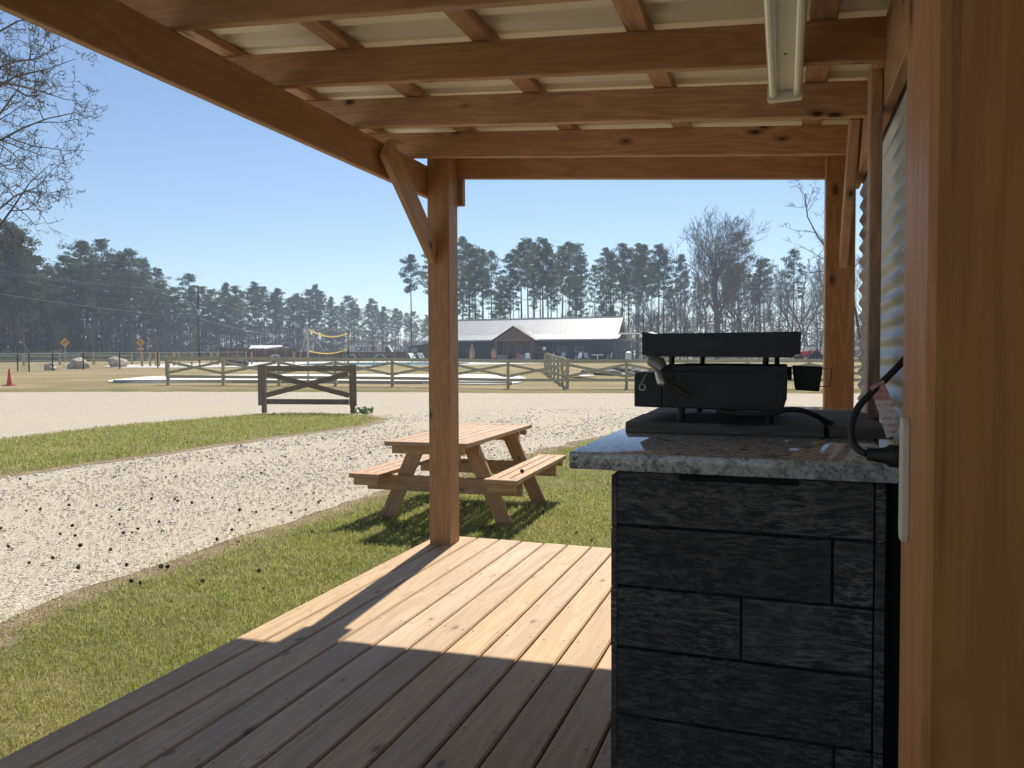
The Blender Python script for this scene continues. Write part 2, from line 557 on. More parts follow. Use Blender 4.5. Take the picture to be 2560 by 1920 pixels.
def blades(name, X, Y, Z, h, w, rng, label):
    n = len(X)
    th = rng.uniform(0, 2 * math.pi, n); lean = rng.uniform(.15, 1.15, n); ld = rng.uniform(0, 2 * math.pi, n)
    cx, cy = np.cos(th) * w / 2, np.sin(th) * w / 2
    B = np.stack([X, Y, Z], 1)
    s = np.stack([cx, cy, np.zeros(n)], 1)
    mid = B + np.stack([np.cos(ld) * lean * h * .35, np.sin(ld) * lean * h * .35, h * .6], 1)
    tip = B + np.stack([np.cos(ld) * lean * h, np.sin(ld) * lean * h, h * (1 - .32 * lean ** 2)], 1)
    V = np.stack([B - s, B + s, mid + s * .75, mid - s * .75, tip], 1).reshape(-1, 3)
    o5 = np.arange(n) * 5
    Fi = np.concatenate([np.stack([o5, o5 + 1, o5 + 2], 1), np.stack([o5, o5 + 2, o5 + 3], 1), np.stack([o5 + 3, o5 + 2, o5 + 4], 1)])
    patch = np.array([noise.noise((x * 1.3, y * 1.3, 4.0)) for x, y in zip(X, Y)])
    dry = np.clip(rng.uniform(0, 1, n) * .86 + patch * .30 + .14, 0, 1)
    me = fast_mesh(name, V, Fi, 3, M['blade'], ('dry', np.repeat(dry, 5)))
    o = bpy.data.objects.new(name, me); COL.objects.link(o)
    tag(stuff(o), label, 'grass')
    return o

rng = np.random.default_rng(7)
def lawn():
    X = np.concatenate([rng.uniform(-4.7, -.6, 360000), rng.uniform(-4.7, 2.2, 230000)])
    Y = np.concatenate([rng.uniform(.9, 8.0, 360000), rng.uniform(8.0, 22, 230000)]); N = len(X)
    D = np.hypot(X, Y)
    p = np.where(Y < 8, np.clip((4.6 / D) ** 1.3, .05, 1), np.clip((8 / D) ** 1.5, .05, 1))
    keep = rng.uniform(0, 1, N) < p
    keep &= ~((X > DECK_X0 - .01) & (Y < DECK_Y1 + .02))
    keep &= (X < -1.0 + Y * .12)
    X, Y = X[keep], Y[keep]
    ins = inside(DRIVE, X, Y); d = edge_dist(DRIVE, X, Y)
    sd = np.where(ins, -d, d)           # outside the drive is lawn
    k = rng.uniform(0, 1, len(X)) < np.clip((sd + .22) / .75, 0, 1) ** 1.5
    clump = np.array([noise.noise((x * 5, y * 5, 2.0)) for x, y in zip(X, Y)])
    k &= rng.uniform(0, 1, len(X)) < np.clip(.75 + clump * .9, .12, 1)
    X, Y = X[k], Y[k]; D = np.hypot(X, Y)
    h = rng.uniform(.014, .050, len(X)) * np.clip(.85 + D * .02, 1, 1.25)
    return blades('lawn_grass', X, Y, np.full(len(X), -.004), h, .0024 * np.clip(D / 3.2, .9, 4.5) , rng, 'short green and straw coloured lawn grass beside the timber deck')
lawn()
def island_grass():
    N = 150000
    X = rng.uniform(-13.8, -8.2, N); Y = rng.uniform(4, 17.6, N)
    D = np.hypot(X, Y)
    k = inside(ISLAND, X, Y) & (rng.uniform(0, 1, N) < np.clip((9 / D) ** 1.6, 0, 1))
    X, Y = X[k], Y[k]
    d = edge_dist(ISLAND, X, Y)
    k = rng.uniform(0, 1, len(X)) < np.clip(d / .5, .03, 1)
    X, Y = X[k], Y[k]; D = np.hypot(X, Y)
    return blades('island_grass', X, Y, np.full(len(X), .026), rng.uniform(.025, .06, len(X)), .0022 * np.clip(D / 3, 1, 6), rng, 'strip of short green grass between the two gravel lanes')
island_grass()

M['stone'] = None
def stone_mat():
    t = NT('loose_stone')
    d = t.n('Attribute', attribute_name='tone').outputs['Fac']
    col = t.mix(t.ramp(d, 0, .8), (.42, .375, .31), (.66, .595, .485))
    col = t.mix(t.ramp(d, .95, .99), col, (.16, .145, .13))
    t.P(Base_Color=col, Roughness=.85)
    return t.m
def loose_stones():
    N = 150000
    X = rng.uniform(-9.6, -2.2, N); Y = rng.uniform(1.6, 24, N); D = np.hypot(X, Y)
    k = rng.uniform(0, 1, N) < np.clip((6.0 / D) ** 1.5, 0, 1) * np.clip((23 - D) / 10, 0, 1)
    X, Y = X[k], Y[k]
    ins = inside(DRIVE, X, Y) & ~inside(ISLAND, X, Y)
    d = edge_dist(DRIVE, X, Y)
    fld = np.array([noise.noise((x * .9, y * .35, 6.0)) for x, y in zip(X, Y)])
    pr = np.where(ins, np.clip(.55 + fld * .9, .12, 1) * np.clip(d / .5 + .25, 0, 1), np.clip(.40 - d, 0, 1) * .9)
    k = rng.uniform(0, 1, len(X)) < pr
    X, Y = X[k], Y[k]; n = len(X); D = np.hypot(X, Y)
    r_ = rng.gamma(4, .0009, n) + .003
    r_ *= np.clip(D / 5, 1, 2.6)
    base = np.array([(1, 0, 0), (-.5, .87, 0), (-.5, -.87, 0), (.1, 0, .8), (.35, .5, .55), (-.1, 0, -.5)])
    tri = np.array([(0, 4, 3), (4, 1, 3), (1, 2, 3), (2, 0, 3), (0, 1, 4), (0, 2, 5), (2, 1, 5), (1, 0, 5)])
    th = rng.uniform(0, 6.28, n); st = rng.uniform(.6, 1.4, (n, 3))
    B = base[None] * st[:, None, :] * (1 + rng.uniform(-.25, .25, (n, 6, 3)))
    c, s_ = np.cos(th)[:, None], np.sin(th)[:, None]
    V = np.stack([B[..., 0] * c - B[..., 1] * s_, B[..., 0] * s_ + B[..., 1] * c, B[..., 2] * .7], 2) * r_[:, None, None]
    V += np.stack([X, Y, np.full(n, .014) + r_ * .15], 1)[:, None, :]
    Fi = (tri[None] + (np.arange(n) * 6)[:, None, None]).reshape(-1, 3)
    me = fast_mesh('loose_gravel', V.reshape(-1, 3), Fi, 3, stone_mat(), ('tone', np.repeat(rng.uniform(0, 1, n), 6)))
    o = bpy.data.objects.new('loose_gravel', me); COL.objects.link(o)
    tag(stuff(o), 'loose pale gravel stones scattered over the drive', 'gravel')
loose_stones()

def leaf_litter():
    n = 900
    X = rng.uniform(-9, -1, n); Y = rng.uniform(1.5, 14, n)
    d = edge_dist(DRIVE, X, Y)
    k = (rng.uniform(0, 1, n) < np.exp(-d / .7) + .18) & ~((X > DECK_X0 - .05) & (Y < DECK_Y1 + .05)) & (X < -1.2 + Y * .1)
    X, Y = X[k], Y[k]; n = len(X)
    L = rng.uniform(.012, .04, n); th = rng.uniform(0, 6.28, n); w = L * rng.uniform(.08, .5, n)
    a = np.stack([np.cos(th) * L, np.sin(th) * L, rng.uniform(-.004, .008, n)], 1); b = np.stack([-np.sin(th) * w, np.cos(th) * w, rng.uniform(-.003, .006, n)], 1)
    c = np.stack([X, Y, np.where(inside(DRIVE, X, Y), .018, .034)], 1)
    V = np.stack([c - a, c + b, c + a, c - b], 1).reshape(-1, 3)
    o = bpy.data.objects.new('leaf_litter', fast_mesh('leaf_litter', V, np.arange(n * 4).reshape(-1, 4), 4, flat('dead_leaf', (.17, .105, .06), .8, 0, .4, 3))); COL.objects.link(o)
    tag(stuff(o), 'dead leaves and twig bits lying along the gravel edge', 'leaf litter')
leaf_litter()

# ------------------------------------------------------------------ cabin porch
DZ = .30
cabin = empty('cabin_porch', (-.9, 1.5, 0))
tag(cabin, 'stained timber porch with open rafters, metal roof and plank deck around the viewer', 'porch')
def zr(x):            # underside of the rafters above the ground
    return DZ + 2.287 - .0833 * (x + 2.03)

# deck
mb = MB()
for y in np.arange(-2.2, 4.4, .40):
    mb.box(-2.0, .34, y, y + .038, .06, DZ - .043)
mb.box(-2.07, -2.03, -2.3, 4.44, .02, DZ - .042); mb.box(-2.03, .34, 4.40, 4.44, .02, DZ - .042)
deck = mb.build('deck', M['beam'], cabin, (-.9, 1.5, .28))
x = DECK_X0
random.seed(4)
edges = [(-2.085, -1.9615)] + [(-1.957 + .146 * i + .0035, -1.957 + .146 * (i + 1) - .0035) for i in range(16)]
nail_mb = MB()
for (a, b) in edges:
    y1 = DECK_Y1 + random.uniform(-.006, .006)
    dz = random.uniform(-.0008, .0008)
    o = lumber('deck_board', ((a + b) / 2, -2.3, DZ - .019 + dz), ((a + b) / 2, y1, DZ - .019 + dz), b - a, .038, M['deck'], deck, ch=.006)
    for yj in np.arange(-1.1, 4.4, .40):
        for s in (a + .025, b - .025):
            cx, cy = s + random.uniform(-.008, .008), yj + .019 + random.uniform(-.012, .012)
            nail_mb.add([(cx + .0045 * math.cos(k * 1.047), cy + .0045 * math.sin(k * 1.047), DZ + dz + .0012) for k in range(6)], [tuple(range(6))])
stuff(nail_mb.build('nail_heads', flat('dark_nail', (.07, .055, .045), .6, .3), deck, (-.9, 1.5, DZ)))

# posts
lumber('post', (-1.96, 4.29, DZ), (-1.96, 4.29, DZ + 2.42), .14, .14, M['post'], cabin, (0, 1, 0), ch=.006)
lumber('post', (.26, 4.29, DZ), (.26, 4.29, DZ + 2.24), .14, .14, M['post'], cabin, (0, 1, 0), ch=.006)
lumber('post', (.179, .77, DZ + 2.24), (.179, .77, DZ), .14, .14, M['near_post'], cabin, (0, 1, 0), ch=.006)
lumber('post', (-1.96, -.8, DZ), (-1.96, -.8, DZ + 2.42), .14, .14, M['post'], cabin, (0, 1, 0), ch=.006)
lumber('wall_stud', (.284, 2.90, DZ), (.284, 2.90, DZ + 2.085), .038, .089, M['beam'], cabin, (0, 1, 0))
# outer beam, end beam, block behind the corner post, wall ledger
lumber('beam', (-2.051, -.95, DZ + 2.192), (-2.051, 4.40, DZ + 2.192), .038, .184, M['beam'], cabin)
s = -.0811
lumber('beam', (-2.07, 4.381, DZ + 2.222 + .076 - s * .215), (.345, 4.381, DZ + 2.222 + .076 + s * 2.2), .038, .152, M['beam'], cabin)
lumber('block', (-1.925, 4.381, DZ + 2.06), (-1.925, 4.381, DZ + 2.22), .14, .037, M['beam'], cabin, (0, 1, 0))
lumber('ledger', (.324, -.95, DZ + 2.10), (.324, 4.2, DZ + 2.10), .038, .286, M['beam'], cabin)
# rafters
for y in [-.72, -.16, .40, .97, 1.59, 2.205, 2.82, 3.437, 4.055]:
    lumber('rafter', (-2.34, y, zr(-2.34) + .07), (.31, y, zr(.31) + .07), .038, .14, M['beam'], cabin)
# purlins
for px_ in [-2.297, -1.715, -1.11, -.505, .115]:
    z = zr(px_) + .14 + .0195
    lumber('purlin', (px_, -.95, z), (px_, 4.44, z), .087, .037, M['beam'], cabin, (.0833, 0, 1))
# braces
lumber('brace', (-1.985, 3.64, DZ + 2.24), (-1.985, 4.225, DZ + 1.745), .038, .14, M['beam'], cabin, (0, .6, .8))
lumber('brace', (.275, 3.62, DZ + 2.16), (.275, 4.23, DZ + 1.60), .04, .089, M['beam'], cabin, (0, .6, .8))
# metal roof, ribs along the slope
def roof_sheet():
    prof = []
    y = -1.0
    while y < 4.5:
        prof += [(y, 0), (y + .07, 0), (y + .076, .016), (y + .094, .016), (y + .10, .0), (y + .175, 0), (y + .187, .042), (y + .238, .042), (y + .25, 0)]
        y += .25
    v = []; f = []
    xs = [-2.40, .35, 3.6]
    for x_ in xs:
        for (yy, zz) in prof:
            v.append((x_, min(yy, 4.52), zr(x_) + .14 + .0385 + zz))
    n = len(prof)
    for i in range(len(xs) - 1):
        for k in range(n - 1):
            f.append((i * n + k, i * n + k + 1, (i + 1) * n + k + 1, (i + 1) * n + k))
    mb = MB().add(v, f)
    t = NT('cream_painted_steel')
    nz = t.noise(t.co(), 7, 4)
    t.P(Base_Color=t.mix(nz, (.82, .79, .71), (.89, .86, .78)), Roughness=.42, Metallic=0.0)
    return mb.build('roof_sheet', t.m, cabin, (0, 1.5, DZ + 2.4))
roof_sheet()
# corrugated wall: two sheets of horizontal waves
def galv():
    t = NT('galvanised_steel')
    v = t.co()
    nz = t.noise(t.vmath('MULTIPLY', v, (3, 3, 12)), 3, 5, .6)
    sp = t.voro(v, 90, 'F1', 'Color')
    se = t.n('SeparateColor'); t.set(se.inputs[0], sp)
    col = t.mix(nz, (.36, .37, .39), (.54, .55, .57))
    t.P(Base_Color=col, Metallic=.35, Roughness=t.math('ADD', .36, t.math('MULTIPLY', t.math('ADD', nz, t.math('MULTIPLY', se.outputs[0], .3)), .16)))
    return t.m
M['galv'] = galv()
for (y0, y1, xo) in ((1.9, 4.21, .0), (-2.3, 1.96, .004)):
    zs = np.arange(DZ + .02, DZ + 2.0, .068 / 10)
    v = []; f = []
    for y in (y0, y1):
        for z in zs:
            v.append((.354 + xo + .0088 * math.cos((z - DZ) * 2 * math.pi / .068), y, z))
    n = len(zs)
    f = [(k, k + 1, n + k + 1, n + k) for k in range(n - 1)]
    MB().add(v, f).build('wall_sheet', M['galv'], cabin, (.354, y0, DZ), smooth=True)
MB().box(.372, 3.3, -2.3, 4.2, .02, DZ + 1.95).build('cabin_body', flat('sheathing', (.10, .085, .07), .9), cabin, (1.8, 1.3, 0))

# ------------------------------------------------------------------ light fixture under the rafters
fx = empty('batten_light', (-.005, 2.39, DZ + 2.05))
tag(fx, 'unlit white batten light with two clear tubes hanging under the rafters', 'light fitting')
fw_m = flat('fitting_white', (.82, .82, .78), .35, 0, .04)
mb = MB().prism([(-.042, 2.085), (.032, 2.085), (.045, 2.118), (-.055, 2.118)], 1.78, 2.97)
mb.v = [(a, b, c + DZ) for a, b, c in mb.v]
mb.build('housing', fw_m, fx, (-.005, 1.78, DZ + 2.1))
for xx in (-.046, .036):
    mb = MB().tube([(xx, 1.80, DZ + 2.074), (xx, 2.975, DZ + 2.074)], .0155, 16)
    t = NT('clear_cover'); t.P(Base_Color=(.88, .87, .82), Roughness=.12); t.p.inputs['Coat Weight'].default_value = .6
    mb.build('tube', t.m, fx, (xx, 1.8, DZ + 2.074), smooth=True)
for yy in (1.765, 2.985):
    mb = MB().prism([(-.066, 2.062), (-.060, 2.052), (.050, 2.052), (.056, 2.062), (.056, 2.100), (.048, 2.112), (-.058, 2.112), (-.066, 2.100)], yy - .018, yy + .018)
    mb.v = [(a, b, c + DZ) for a, b, c in mb.v]
    mb.build('end_cap', flat('fitting_end', (.70, .69, .66), .4, 0, .03), fx, (-.005, yy, DZ + 2.08))
MB().tube([(-.004, 2.62, DZ + 2.0855), (-.004, 2.62, DZ + 2.0825)], .004, 8).build('screw', flat('screw_dark', (.08, .08, .08), .5, .5), fx, (-.004, 2.62, DZ + 2.084))

# ------------------------------------------------------------------ counter with granite top
def granite():
    t = NT('grey_granite')
    v = t.co()
    a = t.noise(v, 48, 8, .72, .6); b = t.noise(v, 190, 4, .7); c = t.noise(t.vmath('MULTIPLY', v, (1, .5, 1)), 20, 7, .72, 1.4)
    vo = t.voro(v, 160, 'F1', 'Color')
    se = t.n('SeparateColor'); t.set(se.inputs[0], vo)
    col = t.mix(t.ramp(a, .36, .60), (.17, .167, .165), (.52, .505, .485))
    col = t.mix(t.ramp(se.outputs[0], .55, .95, 0, .6), col, (.68, .66, .62))
    col = t.mix(t.ramp(b, .54, .70, 0, .6), col, (.07, .068, .07))
    col = t.mix(t.ramp(c, .55, .66, 0, .9), col, (.035, .034, .04))
    t.P(Base_Color=col, Roughness=.07)
    t.p.inputs['Specular IOR Level'].default_value = .6
    return t.m
def plank_mat():
    t = NT('charcoal_embossed_plank')
    r = t.rnd()
    off = t.n('CombineXYZ'); t.set(off.inputs[0], t.math('MULTIPLY', r, 31.0)); t.set(off.inputs[2], t.math('MULTIPLY', r, 17.0))
    v = t.vmath('ADD', t.co(), off.outputs[0])
    low = t.noise(t.vmath('MULTIPLY', v, (3.2, 8, 13)), 1, 4, .6, .5)
    ring = t.ramp(t.math('SINE', t.math('MULTIPLY', low, 110)), -1, 1)
    fine = t.noise(t.vmath('MULTIPLY', v, (26, 90, 120)), 1, 5, .75)
    h = t.math('ADD', t.math('MULTIPLY', ring, .12), t.math('MULTIPLY', fine, 1.0))
    g = t.ramp(h, .42, .78)
    col = t.mix(g, (.017, .0155, .0145), (.195, .176, .16))
    col = t.mix(t.ramp(t.noise(v, 5, 4, .6), .35, .7, 0, .6), col, (.05, .045, .043))
    hs = t.n('HueSaturation'); t.set(hs.inputs['Value'], t.math('ADD', .6, t.math('MULTIPLY', t.math('FRACT', t.math('MULTIPLY', r, 23.7)), .7))); t.set(hs.inputs['Color'], col)
    t.P(Base_Color=hs.outputs[0], Roughness=.6)
    t.bump(h, 1.0, .004)
    return t.m
M['granite'] = granite(); M['plank'] = plank_mat()
ct = empty('kitchen_counter', (-.1, 2.45, DZ))
tag(ct, 'charcoal plank clad outdoor counter with grey granite top along the porch wall', 'counter')
CX0, CX1, CY0, CY1, CZ1 = -.352, .186, 1.63, 3.34, DZ + .884
MB().box(CX0 + .012, CX1 - .012, CY0 + .012, CY1 - .012, DZ + .004, CZ1 - .004).build('carcass', flat('dark_carcass', (.02, .018, .018), .8), ct, (-.09, 2.45, DZ))
# granite slab, eased edge
def slab():
    x0, x1, y0, y1, z0, z1 = -.438, .205, 1.602, 3.37, CZ1 + .0005, CZ1 + .039
    bm = bmesh.new()
    bmesh.ops.create_cube(bm, size=1)
    for v in bm.verts:
        v.co = Vector((x0 + (v.co.x + .5) * (x1 - x0), y0 + (v.co.y + .5) * (y1 - y0), z0 + (v.co.z + .5) * (z1 - z0)))
    bmesh.ops.bevel(bm, geom=list(bm.edges), offset=.005, segments=2, affect='EDGES', profile=.5)
    mb = MB().add([v.co[:] for v in bm.verts], [[v.index for v in f.verts] for f in bm.faces]); bm.free()
    return mb.build('granite_top', M['granite'], ct, (-.1, 2.45, CZ1), smooth=True)
slab()
rows = [(.884, .766), (.766, .634), (.634, .500), (.500, .352), (.352, .215), (.215, .08), (.08, .004)]
splits = {0: [], 1: [.092], 2: [-.08], 3: [], 4: [.098], 5: [-.15], 6: [.02]}
def plank(x0, x1, y0, y1, z0, z1, out, name='plank'):
    """one embossed plank, its face pillowed a little; out = which axis is the face normal"""
    g = .0009; e = .0022
    if out == 'front':
        a = [(x0 + g, y1, z0 + g), (x1 - g, y1, z0 + g), (x1 - g, y1, z1 - g), (x0 + g, y1, z1 - g)]
        b = [(x0 + g + e, y0, z0 + g + e), (x1 - g - e, y0, z0 + g + e), (x1 - g - e, y0, z1 - g - e), (x0 + g + e, y0, z1 - g - e)]
    else:
        a = [(x1, y0 + g, z0 + g), (x1, y1 - g, z0 + g), (x1, y1 - g, z1 - g), (x1, y0 + g, z1 - g)]
        b = [(x0, y0 + g + e, z0 + g + e), (x0, y1 - g - e, z0 + g + e), (x0, y1 - g - e, z1 - g - e), (x0, y0 + g + e, z1 - g - e)]
    mb = MB().add(a + b, [(0, 3, 2, 1), (4, 5, 6, 7), (0, 1, 5, 4), (1, 2, 6, 5), (2, 3, 7, 6), (3, 0, 4, 7)])
    return mb.build(name, M['plank'], ct, ((x0 + x1) / 2, (y0 + y1) / 2, (z0 + z1) / 2))
random.seed(2)
for i, (zt, zb) in enumerate(rows):
    xs = [CX0 + .012] + splits[i] + [CX1 - .0185]
    for a, b in zip(xs, xs[1:]):
        top = zt
        plank(a, b, CY0 + random.uniform(-.001, .001), CY0 + .0125, DZ + zb, DZ + top - (.001 if i else .002), 'front')
    ys = [CY0 + .004, CY0 + .004 + random.uniform(.5, .9), CY0 + .004 + random.uniform(1.0, 1.5), CY1]
    off = random.uniform(-.012, .012)
    for a, b in zip(ys, ys[1:]):
        plank(CX0 + random.uniform(-.001, .001), CX0 + .0125, a, b, DZ + zb + off, DZ + min(zt + off, .883), 'side')
    lumber('corner_strip', (CX1 - .0085, CY0 + .006, DZ + zb + .002), (CX1 - .0085, CY0 + .006, DZ + zt - .002), .018, .014, M['plank'], ct, (0, 1, 0), ch=.002)
MB().box(CX1 + .004, .34, 1.70, 1.72, DZ + .004, CZ1 - .002).build('gap_shade_panel', flat('gap_shade_black', (.008, .008, .008), .9), ct, (.26, 1.71, DZ))  # black sheet added as the shade in the gap between cabinet and wall
MB().box(-.206, .029, CY0 - .0035, CY0 + .01, CZ1 - .016, CZ1 - .0005).build('vent_slot', flat('black_slot', (.006, .006, .006), .9), ct, (-.09, CY0, CZ1))

# low timber board under the griddle
tr = empty('timber_board', (-.07, 2.4, CZ1 + .0395))
tag(tr, 'dark grey timber board lying on the granite under the griddle', 'board')
zt = CZ1 + .0395
for (a, b, z0) in ((-.405, .09, 0.0), (.094, .235, .0)):
    for (y0, y1) in ((2.045, 2.37), (2.373, 2.70)):
        lumber('plank', (a, (y0 + y1) / 2, zt + .0148 + random.uniform(-.0005, .0005)), (b, (y0 + y1) / 2 + .012, zt + .0148), y1 - y0, .029, M['tray'], tr, ch=.003)

# ------------------------------------------------------------------ tabletop griddle
TZ = zt + .0305
def enamel(name, c, r0):
    t = NT(name)
    v = t.co()
    dust = t.noise(v, 40, 6, .75); sc = t.noise(t.vmath('MULTIPLY', v, (12, 12, 160)), 1.5, 4, .7)
    col = t.mix(t.ramp(dust, .5, .8, 0, .5), c, tuple(x * 3.2 for x in c))
    t.P(Base_Color=col, Roughness=t.math('ADD', r0 - .1, t.math('MULTIPLY', t.math('ADD', dust, sc), .18)))
    return t.m
M['black'] = enamel('black_enamel', (.012, .0125, .014), .40)
M['plate'] = enamel('seasoned_steel', (.014, .016, .020), .36)
M['chrome'] = flat('bright_zinc', (.50, .50, .50), .35, 1, .05)
M['brass'] = flat('dull_brass', (.075, .055, .032), .6, .6, .3)
M['rubber'] = flat('black_rubber', (.014, .014, .015), .6, 0, .1)
gd = empty('gas_griddle', (-.16, 2.3, TZ))
tag(gd, 'black tabletop gas griddle on the granite counter, seen from its side', 'griddle')
GY0, GY1 = 2.0, 2.58
def shell(x0, x1, y0, y1, z0, z1, t, name, mat):
    mb = MB()
    mb.box(x0, x1, y0, y1, z0, z0 + t)
    mb.box(x0, x1, y0, y0 + t, z0 + t, z1); mb.box(x0, x1, y1 - t, y1, z0 + t, z1)
    mb.box(x0, x0 + t, y0 + t, y1 - t, z0 + t, z1); mb.box(x1 - t, x1, y0 + t, y1 - t, z0 + t, z1)
    return mb.build(name, mat, gd, ((x0 + x1) / 2, (y0 + y1) / 2, z0))
g0 = DZ
pl = MB()
# cooking plate: a deep tray whose lower edge is chamfered
pl.prism([(-.349, g0 + 1.187), (-.349, g0 + 1.148), (-.338, g0 + 1.128), (.020, g0 + 1.124), (.036, g0 + 1.142), (.038, g0 + 1.184), (.030, g0 + 1.184), (.028, g0 + 1.146), (-.340, g0 + 1.150), (-.342, g0 + 1.187)], GY0, GY1)
pl.box(-.348, .037, GY0 - .004, GY0 - .0005, g0 + 1.132, g0 + 1.1865); pl.box(-.348, .037, GY1 + .0005, GY1 + .004, g0 + 1.132, g0 + 1.187)
pl.build('cooking_plate', M['plate'], gd, (-.155, 2.29, g0 + 1.15))
MB().prism([(-.352, g0 + 1.1872), (-.338, g0 + 1.1872), (-.338, g0 + 1.1905), (-.352, g0 + 1.1905)], GY0 - .003, GY1 + .003).build('rim', M['plate'], gd, (-.345, 2.29, g0 + 1.189))
for (xx, yy) in ((-.281, 2.06), (-.245, 2.50), (-.045, 2.06), (-.022, 2.50)):
    MB().tube([(xx, yy, g0 + 1.100), (xx, yy, g0 + 1.131)], .0075, 8).build('plate_support', M['black'], gd, (xx, yy, g0 + 1.1))
def bevel(o, w):
    bm = bmesh.new(); bm.from_mesh(o.data)
    es = [e for e in bm.edges if len(e.link_faces) == 2 and e.calc_face_angle(0) > .6]
    bmesh.ops.bevel(bm, geom=es, offset=w, segments=2, affect='EDGES', profile=.5)
    bm.to_mesh(o.data); bm.free()
    return o
for yy in (2.028,):
    for (xx, zz) in ((-.27, 1.075), (-.02, 1.075), (-.27, 1.012), (-.02, 1.012)):
        MB().tube([(xx, 2.0305, g0 + zz), (xx, 2.0255, g0 + zz)], [.0045, .0035], 8).build('bolt', M['black'], gd, (xx, 2.028, g0 + zz), smooth=True)
bd = MB()
bd.prism([(-.300, g0 + .994), (-.04, g0 + .988), (-.004, g0 + .990), (.006, g0 + 1.02), (.008, g0 + 1.104), (-.292, g0 + 1.107), (-.300, g0 + 1.098)], 2.03, 2.56)
body = bevel(bd.build('body', M['black'], gd, (-.15, 2.3, g0 + .99)), .004)
MB().box(-.285, -.06, 2.0265, 2.0295, g0 + 1.086, g0 + 1.092).build('seam', flat('seam_dark', (.006, .006, .007), .6), body, (-.17, 2.028, g0 + 1.089))
MB().prism([(-.376, g0 + .995), (-.301, g0 + .993), (-.301, g0 + 1.086), (-.370, g0 + 1.086), (-.376, g0 + 1.078)], 2.035, 2.555).build('control_panel', M['black'], gd, (-.34, 2.3, g0 + .995))
bevel(bpy.data.objects['control_panel'], .003)
for yy in (2.16, 2.43):
    MB().tube([(-.3762, yy, g0 + 1.043), (-.392, yy, g0 + 1.043)], [.026, .022], 18).build('knob', M['rubber'], gd, (-.38, yy, g0 + 1.043), smooth=True)
for (xx, yy) in ((-.256, 2.06), (-.036, 2.06), (-.256, 2.53), (-.036, 2.53)):
    MB().lathe([(.0085, .0), (.0095, .003), (.0115, .0385)], (xx, yy, TZ), 12).build('leg', M['black'], gd, (xx, yy, TZ), smooth=True)
# grease cup and its wire
cup = MB()
cup.prism([(.028, g0 + 1.034), (.090, g0 + 1.030), (.099, g0 + 1.098), (.020, g0 + 1.102)], 2.26, 2.36)
cupo = bevel(cup.build('grease_cup', M['black'], gd, (.06, 2.31, g0 + 1.03)), .004)
MB().tube([(.0985, 2.275, g0 + 1.094), (.122, 2.275, g0 + 1.094), (.1185, 2.30, g0 + 1.043), (.092, 2.30, g0 + 1.043)], .0014, 6).build('wire_handle', M['black'], cupo, (.11, 2.29, g0 + 1.07))
MB().box(.0085, .0195, 2.29, 2.33, g0 + 1.06, g0 + 1.098).build('cup_bracket', M['black'], gd, (.014, 2.31, g0 + 1.08))
# valve, brass fitting and hook wire on the near side
rg = MB(); rg.tube([(-.322, 1.985, g0 + 1.118), (-.300, 1.972, g0 + 1.108), (-.288, 1.965, g0 + 1.094)], [.016, .018, .013], 12)
rgo = rg.build('valve', flat('dull_zinc', (.22, .22, .22), .5, .8, .15), gd, (-.30, 1.975, g0 + 1.1), smooth=True)
MB().tube([(-.302, 1.966, g0 + 1.088), (-.292, 1.955, g0 + 1.062), (-.281, 1.952, g0 + 1.06)], [.010, .012, .009], 10).build('valve_stem', M['chrome'], rgo, (-.29, 1.955, g0 + 1.07), smooth=True)
pts = [(-.284 + .061 * k / 6, 1.951, g0 + 1.066 - .039 * k / 6) for k in range(7)]
MB().tube(pts, [.008, .0095, .007, .0085, .0065, .007, .0045], 10).build('brass_fitting', M['brass'], gd, (-.25, 1.951, g0 + 1.046), smooth=True)
wire = [(-.318, 1.962, g0 + 1.098), (-.330, 1.956, g0 + 1.084), (-.343, 1.951, g0 + 1.058), (-.3475, 1.95, g0 + 1.050)]
wire += [(-.3395 - .0078 * math.cos(a), 1.948, g0 + 1.050 - .0078 * math.sin(a)) for a in np.linspace(.2, 5.9, 14)]
MB().tube(wire, .0016, 6).build('hook_wire', M['chrome'], gd, (-.33, 1.955, g0 + 1.07), smooth=True)
hose = [(-.16, 2.012, g0 + .990), (-.10, 1.995, g0 + .984), (-.04, 1.992, g0 + .985), (.009, 1.995, g0 + .996), (.045, 2.005, g0 + .993), (.075, 2.02, g0 + .980), (.095, 2.04, g0 + .967), (.110, 2.07, g0 + .9605)]
def curve(pts, per=8):
    P = [Vector(p) for p in pts]; out = []
    for i in range(len(P) - 1):
        a, b, c, d = P[max(i - 1, 0)], P[i], P[i + 1], P[min(i + 2, len(P) - 1)]
        for j in range(per):
            t = j / per
            out.append(.5 * ((2 * b) + (c - a) * t + (2 * a - 5 * b + 4 * c - d) * t * t + (3 * b - a - 3 * c + d) * t ** 3))
    return out + [P[-1]]
MB().tube(curve(hose), .0065, 10).build('gas_hose', M['rubber'], gd, (0, 2.0, g0 + .98), smooth=True)

